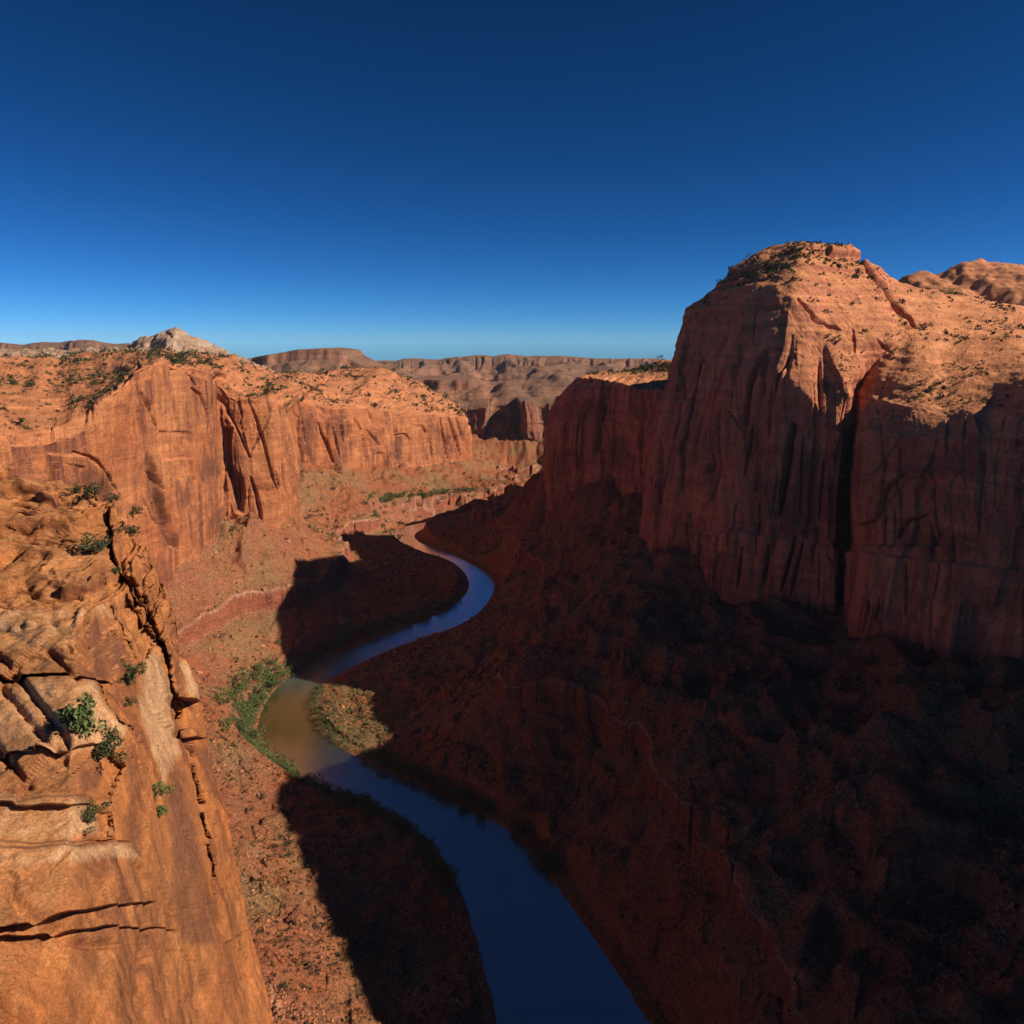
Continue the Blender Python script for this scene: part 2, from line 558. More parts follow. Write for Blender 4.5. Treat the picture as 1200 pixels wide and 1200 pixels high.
LEFT = [
    col((-260, 840, 330), (-260, 640, 335), (-260, 520, 340), (-255, 500, 350), (-250, 455, 470), (-230, 420, 700), X(-700, 900, -80)),
    col((-60, 790, 430), (-60, 620, 437), (-60, 520, 443), (-58, 502, 450), (-50, 455, 560), (-30, 418, 800), X(-760, 1100, -80)),
    col((88, 740, 525), (88, 600, 535), (88, 510, 545), (90, 490, 560), (92, 450, 680), (95, 414, 980), X(-800, 1500, -90)),
    col((125, 715, 565), (125, 580, 572), (126, 485, 580), (130, 462, 592), (128, 438, 720), (130, 411, 1050), X(-820, 1600, -90)),
    col((160, 695, 610), (160, 560, 618), (162, 450, 626), (166, 430, 638), (165, 420, 780), (165, 409, 1100), X(-820, 1700, -90)),
    col((205, 660, 672), (205, 530, 680), (204, 440, 690), (205, 427, 700), (205, 419, 820), (210, 412, 1150), X(-800, 1800, -95)),
    col((248, 632, 745), (248, 520, 752), (248, 450, 760), (250, 438, 768), (258, 426, 880), (272, 419, 1200), X(-780, 1850, -100)),
    col((262, 632, 795), (262, 540, 800), (258, 475, 805), (258, 446, 812), (272, 433, 920), (290, 424, 1250), X(-760, 1850, -100)),
    col((282, 640, 800), (280, 550, 803), (276, 478, 806), (276, 462, 812), (300, 447, 960), (322, 434, 1300), X(-740, 1900, -100)),
    col((326, 645, 822), (323, 560, 825), (320, 492, 828), (318, 470, 834), (340, 453, 1000), (355, 437, 1350), X(-700, 1900, -105)),
    col((347, 630, 860), (342, 560, 862), (337, 510, 865), (330, 480, 872), (352, 458, 1050), (372, 438, 1450), X(-680, 1950, -110)),
    col((352, 585, 1020), (344, 540, 1030), (338, 510, 1040), (332, 484, 1050), (355, 462, 1180), (385, 437, 1550), X(-650, 2000, -110)),
    col((345, 566, 1235), (343, 525, 1245), (341, 490, 1252), (340, 468, 1268), (372, 452, 1400), (405, 431, 1680), X(-580, 2100, -120)),
    col((400, 562, 1300), (400, 525, 1308), (400, 496, 1316), (400, 475, 1330), (422, 452, 1460), (440, 428, 1720), X(-480, 2150, -130)),
    col((450, 558, 1400), (450, 525, 1406), (450, 502, 1412), (450, 482, 1426), (466, 462, 1510), (480, 442, 1720), X(-380, 2200, -150)),
    col((520, 550, 1530), (520, 525, 1534), (520, 504, 1538), (520, 487, 1548), (516, 475, 1600), (507, 455, 1730), X(-300, 2200, -170)),
    col((553, 549, 1612), (552, 525, 1614), (549, 503, 1616), (546, 489, 1622), (542, 482, 1660), (531, 474, 1760), X(-220, 2200, -190)),
    col(X(-120, 1730, -262), X(-122, 1730, -225), X(-126, 1732, -190), X(-130, 1735, -165), X(-150, 1740, -158), X(-190, 1800, -170), X(-240, 2200, -210)),
    col(X(-260, 1900, -262), X(-262, 1900, -225), X(-264, 1900, -190), X(-268, 1902, -175), X(-285, 1905, -170), X(-320, 1950, -185), X(-360, 2250, -215)),
]

RIGHT = [
    col(X(420, 1420, -240), X(420, 1400, -190), X(420, 1390, -140), X(422, 1385, -122), X(430, 1380, -118), X(460, 1360, -118), X(600, 1300, -140)),
    col(X(150, 1340, -240), X(152, 1325, -190), X(155, 1310, -140), X(158, 1306, -122), X(180, 1300, -118), X(230, 1280, -118), X(600, 1240, -140)),  # hidden low remnant behind the butte, shaped to shade the right bank
    col(X(66, 1190, -240), X(70, 1190, -190), X(76, 1185, -140), X(80, 1180, -122), X(95, 1175, -118), X(170, 1170, -118), X(600, 1180, -140)),
    col(X(72, 1085, -230), X(76, 1085, -170), X(82, 1083, -135), X(86, 1082, -122), X(110, 1082, -118), X(180, 1095, -116), X(600, 1120, -140)),
    col((641, 578, 955), (648, 500, 961), (660, 458, 965), (671, 444, 968), (682, 441, 980), (700, 437, 1010), X(600, 1060, -100)),
    col((672, 588, 925), (674, 500, 931), (685, 455, 935), (690, 443, 939), (705, 439, 965), (725, 435, 1005), X(600, 1040, -100)),
    col((712, 596, 888), (712, 500, 896), (716, 458, 900), (718, 445, 904), (735, 438, 945), (752, 430, 1000), X(600, 1020, -100)),
    col((745, 612, 832), (743, 510, 841), (742, 465, 845), (744, 453, 850), (765, 440, 915), (782, 422, 985), X(600, 1000, -90)),
    col(X(156, 785, -190), X(162, 787, -110), X(166, 788, -70), X(170, 789, -52), X(200, 830, -46), X(250, 900, -35), X(600, 960, -80)),
    col(X(150, 755, -190), X(158, 758, -90), X(166, 761, -50), X(174, 764, -40), X(186, 770, -30), X(230, 800, -15), X(600, 920, -60)),
    col((748, 650, 690), (756, 580, 697), (766, 525, 700), (778, 470, 703), (790, 420, 706), (806, 362, 708), P(815, 400, 840)),
    col((762, 665, 655), (772, 580, 665), (790, 500, 670), (808, 430, 678), (818, 370, 690), (832, 345, 700), P(842, 395, 860)),
    col((800, 690, 622), (808, 600, 632), (820, 510, 642), (832, 430, 654), (845, 360, 676), (862, 312, 696), P(880, 370, 860)),
    col((845, 718, 566), (852, 620, 576), (860, 530, 586), (870, 440, 602), (885, 345, 640), (905, 292, 696), P(925, 350, 860)),
    col((900, 740, 544), (905, 630, 552), (911, 530, 560), (918, 440, 572), (928, 350, 612), (948, 285, 688), P(968, 345, 870)),
    col((948, 750, 530), (953, 640, 535), (957, 560, 540), (962, 480, 548), (966, 398, 588), (988, 289, 692), P(1008, 345, 880)),
    col((975, 756, 520), (978, 650, 523), (983, 570, 526), (988, 515, 530), (995, 462, 548), (1012, 302, 700), P(1035, 355, 890)),
    col((983, 760, 536), (986, 650, 546), (988, 570, 552), (992, 515, 560), (1001, 455, 585), (1025, 310, 708), P(1050, 362, 900)),
    col((1010, 768, 462), (1012, 650, 478), (1012, 570, 492), (1015, 505, 508), (1021, 463, 545), (1055, 325, 728), P(1082, 372, 900)),
    col((1060, 782, 432), (1060, 650, 450), (1060, 570, 464), (1060, 512, 476), (1060, 473, 496), (1088, 338, 752), P(1115, 380, 900)),
    col((1112, 800, 405), (1112, 660, 424), (1112, 570, 438), (1112, 515, 454), (1112, 479, 476), (1125, 347, 775), P(1155, 385, 900)),
    col((1170, 818, 385), (1170, 680, 400), (1170, 570, 412), (1170, 515, 424), (1172, 484, 440), (1185, 357, 790), P(1215, 392, 900)),
    col((1260, 850, 350), (1260, 700, 368), (1260, 580, 380), (1260, 505, 390), (1262, 424, 400), (1260, 368, 800), P(1290, 398, 900)),
    col(X(284, 362, -200), X(288, 362, -120), X(291, 362, -60), X(294, 363, 14), X(302, 364, 28), X(420, 430, 0), X(560, 560, -20)),  # unseen rim column, added and raised to cast the lower river shadow
    col(X(330, 230, -200), X(335, 232, -120), X(340, 235, -75), X(345, 238, -55), X(352, 240, 30), X(560, 420, 0), X(860, 520, -10)),
    col(X(420, 40, -200), X(425, 42, -120), X(430, 45, -75), X(435, 48, -55), X(442, 50, 0), X(560, 120, -10), X(860, 220, -20)),
]
# extra rows on the slickrock bowl behind the right rim: (column index, between rim and skyline)
BOWL = {k + 1: v for k, v in {16: (1040, 400, 600), 17: (1056, 405, 600), 18: (1085, 418, 570), 19: (1118, 428, 560), 15: (1008, 395, 600), 14: (985, 350, 632), 13: (940, 312, 650), 20: (1180, 405, 600), 21: (1262, 430, 540)}.items()}


def with_bowl(cols):
    out = []
    for i, c in enumerate(cols):
        m = P(*BOWL[i]) if i in BOWL else (c[4] + c[5]) / 2
        out.append(c[:5] + [m] + c[5:])
    return out


L_CRACKS = [
    ([(80, 529), (105, 534), (118, 545), (130, 558), (143, 582)], 2.6, 7), ([(163, 427), (150, 440), (137, 462)], 4, 7), ([(167, 460), (172, 475), (178, 490), (183, 501)], 2.6, 7),
    ([(163, 478), (165, 515)], 1.6, 5), ([(168, 476), (169, 497)], 1.6, 4), ([(196, 428), (202, 440)], 2, 5), ([(218, 437), (226, 444), (231, 451)], 2.2, 6), ([(227, 454), (236, 462), (240, 475), (243, 490)], 2.6, 7), ([(243, 490), (246, 515)], 1.4, 4),
    ([(250, 438), (256, 455), (265, 483), (278, 503), (292, 536)], 3.4, 9), ([(291, 465), (302, 495), (308, 520), (315, 548), (325, 580)], 2.6, 8), ([(293, 560), (300, 580), (305, 612)], 3.6, 9), ([(303, 584), (306, 614)], 2.2, 6), ([(327, 538), (332, 560), (337, 580)], 3, 8), ([(321, 552), (327, 580)], 2, 6), ([(282, 560), (285, 600)], 2, 5),
    ([(166, 566), (172, 590), (180, 615)], 4, 10), ([(185, 590), (192, 615), (198, 640)], 3, 8), ([(183, 503), (186, 537)], 1.8, 4), ([(196, 503), (195, 542)], 1.6, 4), ([(205, 505), (204, 540)], 1.6, 4), ([(214, 512), (216, 527)], 1.6, 4), ([(176, 552), (190, 573)], 2, 5), ([(232, 600), (236, 560)], 1.4, 3), ([(118, 560), (124, 600)], 1.6, 3), ([(100, 505), (103, 540)], 1.5, 3),
    ([(432, 478), (437, 497)], 2.2, 9), ([(415, 490), (425, 504)], 2, 7), ([(374, 495), (384, 520), (392, 550)], 3, 11), ([(392, 500), (398, 536)], 2.2, 8), ([(402, 498), (405, 522)], 2, 7), ([(432, 505), (442, 523)], 2, 7), ([(427, 510), (428, 537)], 2.2, 8), ([(480, 498), (493, 499), (499, 508), (501, 518)], 2.2, 8), ([(456, 522), (463, 510), (472, 508), (479, 516)], 2, 6), ([(515, 490), (520, 512), (525, 537)], 2.8, 11), ([(525, 489), (531, 505), (540, 533)], 3.2, 12), ([(534, 489), (539, 502), (542, 518)], 2.4, 9), ([(548, 490), (546, 530)], 1.8, 7), ([(352, 485), (358, 520)], 1.6, 6), ([(462, 492), (464, 540)], 1.4, 5), ([(445, 492), (447, 510)], 1.3, 5), ([(500, 492), (506, 536)], 1.4, 5)]
L_REGIONS = [
    ([(60, 532), (90, 533), (112, 545), (128, 562), (143, 590), (150, 640), (60, 660)], 3.5, 2.5),
    ([(262, 500), (274, 500), (271, 530), (273, 545), (285, 560), (288, 585), (283, 602), (275, 600), (268, 570), (263, 540)], -9, 4),
    ([(170, 525), (180, 545), (189, 575), (198, 610), (204, 645), (192, 640), (178, 600), (166, 568)], -7, 4),
    ([(250, 437), (272, 440), (282, 465), (290, 530), (280, 505), (264, 480)], -4, 2.5),
    ([(186, 505), (222, 505), (224, 538), (188, 540)], -2.5, 2)]
R_CRACKS = [
    ([(900, 413), (890, 428), (880, 448), (873, 497)], 6, 13), ([(925, 418), (912, 450), (908, 476)], 2.4, 6), ([(930, 497), (923, 535), (914, 602)], 6.5, 14), ([(904, 513), (896, 552)], 3.6, 8), ([(881, 500), (874, 520), (870, 557)], 3.4, 8), ([(846, 480), (835, 515), (828, 553)], 5, 12), ([(844, 500), (840, 540), (834, 585)], 4, 10), ([(817, 424), (811, 472), (799, 524), (799, 577)], 3.2, 9), ([(797, 425), (798, 470), (788, 512)], 2.6, 7), ([(774, 512), (771, 566), (765, 622)], 5.5, 12), ([(816, 440), (810, 470)], 5, 8),
    ([(858, 445), (862, 425)], 2, 5), ([(940, 510), (936, 600)], 1.8, 6), ([(890, 590), (886, 650)], 2, 6), ([(860, 590), (856, 640)], 2.2, 6), ([(846, 650), (838, 685)], 3, 8), ([(903, 638), (893, 688)], 3.4, 9), ([(932, 630), (917, 692)], 3.4, 9), ([(941, 636), (927, 697)], 3, 8), ([(872, 640), (866, 690)], 2.6, 6), ([(828, 610), (822, 670)], 2.6, 7), ([(812, 600), (806, 650)], 2.4, 6), ([(962, 640), (958, 700)], 2, 5),
    ([(1057, 555), (1040, 568), (1032, 584), (1020, 603), (1000, 616)], 5, 9), ([(1080, 602), (1060, 607), (1050, 618), (1046, 630)], 4, 8), ([(1035, 700), (1030, 730)], 3, 7), ([(1060, 660), (1063, 720)], 3, 7), ([(1105, 660), (1098, 700)], 3, 7), ([(1020, 690), (1010, 740)], 3, 7), ([(985, 640), (978, 720)], 5, 10), ([(1040, 590), (1042, 640)], 1.8, 4), ([(1030, 600), (1030, 640)], 1.8, 4), ([(1085, 610), (1088, 650)], 2, 5),
    ([(868, 505), (862, 490), (850, 480)], 2, 4), ([(960, 540), (955, 610)], 1.6, 5), ([(912, 552), (905, 600)], 1.6, 4),
    ([(706, 447), (703, 480), (698, 530)], 3.2, 11), ([(738, 452), (738, 492)], 1.8, 7), ([(661, 495), (659, 520)], 2.4, 8), ([(728, 500), (727, 550)], 1.8, 6), ([(685, 470), (683, 540)], 1.6, 6), ([(715, 480), (716, 550)], 1.6, 6), ([(673, 500), (670, 548)], 1.6, 6), ([(690, 441), (694, 448)], 2.4, 8), ([(752, 460), (752, 560)], 2, 7), ([(650, 510), (648, 548)], 1.6, 6),
    ([(1010, 304), (1025, 325), (1045, 350), (1073, 378)], 7, 10), ([(935, 352), (955, 372), (985, 385)], 5, 4), ([(1000, 385), (1003, 412)], 2.5, 5), ([(1026, 400), (1042, 412)], 2.5, 4)]
R_REGIONS = [
    ([(818, 622), (870, 622), (1000, 645), (1200, 668), (1200, 860), (1000, 760), (800, 690)], 3.5, 3),
    ([(864, 500), (880, 505), (905, 512), (904, 520), (870, 620), (850, 620), (846, 540)], -2.5, 3),
    ([(928, 496), (990, 505), (985, 640), (915, 605)], -3, 3),
    ([(968, 292), (1012, 290), (1016, 303), (995, 300), (970, 300)], 4, 2),
    ([(1000, 620), (1030, 590), (1060, 560), (1112, 560), (1112, 640), (1000, 640)], -4, 4)]


L_DARK = [[(228, 520), (262, 520), (268, 560), (245, 570), (225, 555)], [(165, 535), (185, 545), (200, 600), (205, 645), (185, 645), (172, 590)], [(262, 500), (290, 560), (288, 605), (270, 605)], [(250, 440), (272, 445), (285, 490), (270, 480)], [(305, 470), (320, 470), (322, 497), (308, 492)], [(345, 470), (372, 480), (375, 540), (348, 548)], [(455, 505), (478, 505), (482, 540), (450, 542)], [(500, 495), (520, 492), (524, 537), (508, 537)], [(88, 540), (130, 550), (150, 600), (100, 640), (60, 600)], [(385, 480), (410, 480), (412, 550), (390, 550)], [(238, 600), (268, 580), (272, 612), (240, 630)], [(200, 560), (230, 560), (235, 600), (205, 600)]]  # varnish patches; the shadow left of the right buttress is painted in too
R_DARK = [[(868, 555), (990, 562), (985, 622), (868, 612)], [(1040, 545), (1160, 500), (1160, 560), (1060, 570)], [(700, 500), (745, 510), (745, 560), (700, 552)], [(650, 520), (690, 520), (690, 550), (645, 550)], [(985, 500), (1005, 500), (1000, 650), (975, 640)], [(1040, 610), (1160, 620), (1160, 660), (1050, 650)], [(820, 540), (850, 540), (840, 600), (815, 600)]]


def dark_patches(o, G, polys, nm='varnish_shade'):
    qx, qy = project(G)
    nx = 7 * perlin(qx / 16, qy / 50, 0 * qx, 721) + 3 * perlin(qx / 3, qy / 22, 0 * qx, 722)
    ny = 14 * perlin(qx / 9, qy / 40, 0 * qx, 723)
    a = np.zeros(qx.shape, np.float32)
    for p in polys:
        a = np.maximum(a, 1 - sstep(-16, 8, poly_sd(qx + nx, qy + ny, p)))
    at = o.data.attributes.new(nm, 'FLOAT', 'POINT')
    at.data.foreach_set('value', np.ascontiguousarray(a.ravel(), np.float32))


def sink(cols, dz):
    return [[c[0] + np.array([0, 0, -dz])] + list(c[1:]) for c in cols]


def make_walls():
    st = .95 / RES
    G, s, lv = loft(sink(LEFT, 32), st)
    G = cliffify(G, s, lv, lambda l: 1 - sstep(2.6, 3.3, l), 100, big=6, slab=2.1, crack=4, strata=.6, fine=1.3, top_strata=2.4, cracks=L_CRACKS, regions=L_REGIONS)
    dark_patches(grid_object('left_canyon_wall', G, M_CLIFF, kind='structure'), G, L_DARK)
    R = with_bowl(RIGHT)
    G2, s2, lv2 = loft(sink(R, 32), st)
    G2 = cliffify(G2, s2, lv2, lambda l: 1 - sstep(3.4, 4.2, l), 200, big=4, slab=3.3, crack=5, strata=1.0, fine=1.1, top_strata=1.5, cracks=R_CRACKS, regions=R_REGIONS, gain=1.25)
    dark_patches(grid_object('right_canyon_wall', G2, M_MESA, flip=True, kind='structure'), G2, R_DARK)
    return (G, lv, 3.05), (G2, lv2, 4.05)


# ------------------------------------------------------------------ the near ledge on the left
NEAR = [
    [(-70, 535, 96), (20, 548, 95), (88, 561, 92), (107, 569, 90), (120, 580, 88), (133, 640, 106)],
    [(-70, 585, 84), (20, 598, 84), (88, 606, 82), (125, 602, 84), (151, 612, 86), (163, 680, 106)],
    [(-70, 640, 74), (20, 655, 73), (88, 655, 73), (135, 650, 76), (177, 655, 83), (189, 720, 104)],
    [(-70, 690, 66), (20, 700, 64), (88, 703, 63), (145, 705, 68), (196, 705, 79), (207, 760, 100)],
    [(-70, 780, 56), (20, 785, 54), (88, 790, 53), (150, 785, 60), (222, 785, 75), (233, 830, 96)],
    [(-70, 870, 47), (20, 870, 46), (88, 875, 45), (160, 870, 54), (240, 875, 73), (251, 920, 94)],
    [(-70, 950, 40), (20, 950, 40), (88, 955, 40), (170, 955, 50), (258, 955, 71), (269, 1000, 92)],
    [(-70, 1050, 33), (20, 1050, 34), (88, 1050, 36), (185, 1050, 48), (280, 1050, 70), (291, 1100, 92)],
    [(-70, 1160, 27), (20, 1160, 29), (88, 1160, 32), (200, 1160, 46), (305, 1160, 69), (317, 1210, 92)],
    [(-70, 1300, 22), (20, 1300, 24), (88, 1300, 28), (220, 1300, 43), (333, 1300, 68), (347, 1360, 92)]]
N_CRACKS = [
    ([(127, 592), (130, 615), (128, 628), (135, 648), (150, 672), (170, 697), (180, 725)], 4.5, 3.4), ([(150, 672), (163, 705), (180, 730)], 5, 3), ([(170, 725), (186, 748), (200, 778), (212, 815), (222, 865), (232, 930), (244, 1010), (262, 1120)], 3.4, 5.5), ([(195, 750), (203, 775), (205, 795)], 2.4, 1.6),
    ([(132, 700), (145, 735), (158, 760), (172, 787)], 3.2, 2.2), ([(88, 703), (110, 700), (130, 703)], 1.6, 1), ([(155, 765), (170, 788)], 2, 1.2), ([(184, 875), (190, 893), (196, 895)], 2.2, 1.2), ([(196, 847), (201, 855)], 1.5, .8), ([(118, 800), (122, 825), (140, 850)], 2.5, 1.6), ([(150, 850), (165, 880), (175, 930), (190, 1009), (205, 1100)], 3, 1.8), ([(140, 880), (128, 930), (125, 1000)], 1.8, .8),
    ([(88, 645), (108, 640), (125, 628)], 1.6, .8), ([(135, 620), (165, 622), (190, 640)], 1.4, .8), ([(132, 652), (165, 652), (188, 648)], 1.5, .9), ([(90, 610), (110, 612)], 1.6, .8), ([(92, 590), (125, 590)], 1.5, .8), ([(140, 610), (160, 608)], 1.4, .7), ([(160, 688), (200, 680)], 1.3, .7), ([(103, 795), (90, 790)], 1.5, .7), ([(88, 985), (120, 988), (150, 988)], 3, 1.4), ([(88, 905), (115, 880), (132, 862)], 2, 1), ([(92, 945), (102, 960)], 2, .8), ([(205, 768), (212, 772)], 1.5, .7)]
N_CRACKS += [([(100, 712), (112, 760), (118, 798)], 1.5, 1.0), ([(150, 890), (156, 950), (160, 1010)], 1.5, 1.0), ([(206, 905), (216, 960), (224, 1012)], 1.4, 1.0), ([(172, 800), (186, 850), (196, 905)], 1.3, .8), ([(225, 770), (238, 800)], 1.2, .6), ([(140, 640), (150, 660)], 1.5, .8), ([(165, 655), (192, 662)], 1.2, .6), ([(186, 700), (214, 712)], 1.2, .6), ([(190, 725), (222, 735)], 1.2, .6), ([(128, 720), (146, 760), (160, 782)], 1.3, .8), ([(92, 825), (112, 850)], 1.5, .7), ([(110, 900), (116, 930)], 1.2, .6), ([(262, 930), (272, 985), (280, 1030)], 1.2, .6), ([(232, 885), (246, 930), (256, 990)], 1.3, .7)]
N_REGIONS = [
    ([(128, 592), (150, 588), (182, 625), (196, 655), (215, 705), (241, 790), (249, 826), (243, 846), (230, 822), (210, 812), (200, 775), (184, 738), (178, 715), (160, 690), (134, 648)], 1.8, 2),
    ([(208, 812), (230, 821), (244, 846), (246, 858), (222, 852), (216, 838)], -3.0, 2),
    ([(222, 862), (246, 866), (256, 905), (264, 950), (274, 1010), (290, 1090), (262, 1110), (240, 1000), (230, 930)], -2.2, 2),
    ([(248, 850), (262, 900), (287, 1012), (300, 1060), (290, 1060), (272, 1005), (258, 950), (250, 900)], .6, 2),
    ([(88, 702), (125, 698), (134, 708), (162, 782), (135, 800), (115, 795), (-120, 792), (-120, 702)], 1.3, 1.6),
    ([(-120, 798), (110, 796), (120, 812), (125, 830), (150, 852), (165, 880), (182, 950), (192, 1009), (205, 1090), (-120, 1090)], 1.2, 1.8),
    ([(115, 800), (140, 798), (148, 815), (150, 840), (158, 852), (140, 850), (126, 832)], .9, 1.5),
    ([(-120, 880), (118, 872), (142, 900), (128, 945), (105, 930), (-120, 955)], -1.2, 2),
    ([(-120, 950), (110, 940), (125, 960), (120, 985), (-120, 985)], -.8, 2),
    ([(-120, 990), (148, 988), (166, 1012), (172, 1060), (-120, 1090)], 1.6, 2),
    ([(146, 690), (158, 700), (176, 740), (182, 745), (176, 770), (162, 762), (150, 730)], -1.6, 2)]


N_PALE = [[(165, 770), (185, 750), (200, 780), (212, 815), (225, 880), (215, 900), (200, 920), (195, 940), (188, 930), (170, 870), (160, 840), (168, 800)], [(212, 768), (238, 765), (252, 825), (245, 848), (228, 822), (213, 812)],
          [(-120, 702), (125, 698), (133, 710), (100, 722), (88, 760), (-120, 765)], [(-120, 795), (115, 795), (125, 830), (150, 850), (140, 880), (-120, 905)], [(-120, 985), (150, 985), (165, 1012), (-120, 1020)], [(-120, 935), (105, 930), (120, 985), (-120, 985)]]
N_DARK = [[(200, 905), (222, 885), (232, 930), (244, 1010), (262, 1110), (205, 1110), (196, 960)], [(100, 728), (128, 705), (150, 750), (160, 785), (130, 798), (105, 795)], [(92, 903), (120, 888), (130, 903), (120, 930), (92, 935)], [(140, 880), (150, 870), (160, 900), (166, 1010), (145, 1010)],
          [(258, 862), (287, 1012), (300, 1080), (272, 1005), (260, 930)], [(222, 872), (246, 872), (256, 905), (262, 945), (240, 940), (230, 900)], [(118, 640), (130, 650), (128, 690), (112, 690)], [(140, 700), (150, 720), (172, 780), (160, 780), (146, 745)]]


def make_ledge():
    rows = [col(*r) for r in NEAR]
    G, s, lv = loft(rows, .5 / RES, vmin=24)
    B = blur(G, 5)
    N = grid_normals(blur(G, 12))
    if N[..., 0].mean() < 0:
        N = -N
    x, y, z = B[..., 0], B[..., 1], B[..., 2]
    qx, qy = project(B)
    dcut = carve(B, N_CRACKS, N_REGIONS, 700, jag=1.6, wl=34, crack_gain=.42)
    d = dcut
    up = 1 - sstep(690, 800, qy + 14 * perlin(qx / 30, qy / 30, 0 * qx, 700))          # thin ledges at the top, massive faces below
    wp = 1.2 * perlin(x / 12, y / 12, z / 12, 701) + .35 * perlin(x / 3.5, y / 3.5, z / 3.5, 714)
    zz = z + wp + .10 * x

    def beds(th, sd, groove):
        q = zz / th + .35 * perlin(x / 20, y / 20, z / 20, sd)
        li = np.floor(q).astype(np.int64)
        f = q - li
        hh = rnd(li, li * 0 + 5, sd)
        br = voronoi(x / 3.0 + hh * 17, y / 3.0, sd + 1)[0]
        out = (hh - .5) + .7 * (br - .5) * sstep(.0, .15, f) + .25 * f
        m = sstep(-.35, .1, perlin(x / 4.5, y / 4.5, li * 1.7, sd + 2))
        return out - groove * m * np.exp(-((f - .06) / .09) ** 2) * (.3 + hh)
    b1 = beds(1.7, 730, .9)
    b2 = beds(.62, 740, .7)
    b3 = beds(4.6, 750, .8)
    c2, a2, cx2, cy2, e2 = voronoi((x * .8 - y * .5) / 5.5 + .22 * z, (zz + .9 * x) / 11.0, 704)
    d = d + up * (.35 * b1 + .20 * b2) + (1 - up) * (.13 * b3 + .04 * b1 + .75 * (c2 - .5) + .5 * (a2 - .5) * cx2)
    jn = perlin((x * .7 + y * .7) / 3.2 + .45 * z / 3.2, z / 26, 0 * z, 715)
    d = d - (1 - .6 * up) * .55 * sstep(0, .3, perlin(x / 9, y / 9, z / 9, 716)) * np.exp(-(jn / .05) ** 2)
    d = d + .16 * fbm(x / 2.2, y / 2.2, z / 1.6, 707, 5, .62) * (1 + up) + .8 * fbm(x / 14, y / 14, z / 14, 708, 2)
    jv = np.zeros(x.shape, np.float32)
    dz = np.zeros(x.shape, np.float32)
    for th, sd, a, gr in ((2.1, 760, .85, .75), (.8, 770, .6, .35)):
        q = (z + wp) / th + .3 * perlin(x / 16, y / 16, z / 16, sd)
        li = np.floor(q).astype(np.int64)
        f = q - li
        off = rnd(li, li * 0 + 3, sd) * .25
        br = voronoi(x / (1.6 * th) + rnd(li, li * 0 + 9, sd) * 31, y / (1.6 * th), sd + 1)[0]
        rise = sstep(.45 + off, .95, f + .18 * (br - .5))
        dz = dz + up * a * th * (rise - f)
        m = sstep(-.4, .05, perlin(x / 3.6, y / 3.6, li * 2.3, sd + 2))
        jv = jv - (.25 + .75 * up) * gr * m * np.exp(-((f - .5 - off) / .07) ** 2)
    dcut = dcut + jv
    d = d + jv
    V = B / np.linalg.norm(B, axis=-1, keepdims=True)
    G = B + N * (d - dcut)[..., None] - V * (1.25 * dcut)[..., None]
    G[..., 2] += dz
    nx, ny = 3 * perlin(qx / 14, qy / 30, 0 * qx, 711) + 1.5 * perlin(qx / 4, qy / 12, 0 * qx, 713), 4 * perlin(qx / 14, qy / 14, 0 * qx, 712)
    pale = np.zeros(qx.shape, np.float32)
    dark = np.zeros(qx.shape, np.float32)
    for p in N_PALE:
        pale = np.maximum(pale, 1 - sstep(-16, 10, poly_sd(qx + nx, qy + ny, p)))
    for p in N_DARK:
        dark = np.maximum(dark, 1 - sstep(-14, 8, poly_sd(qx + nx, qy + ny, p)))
    o = grid_object('near_rock_ledge', G, M_NEAR, flip=True, kind='structure')
    for nm, arr in (('pale', pale), ('varnish_shade', dark)):
        at = o.data.attributes.new(nm, 'FLOAT', 'POINT')
        at.data.foreach_set('value', np.ascontiguousarray(arr.ravel(), np.float32))
    return o, G


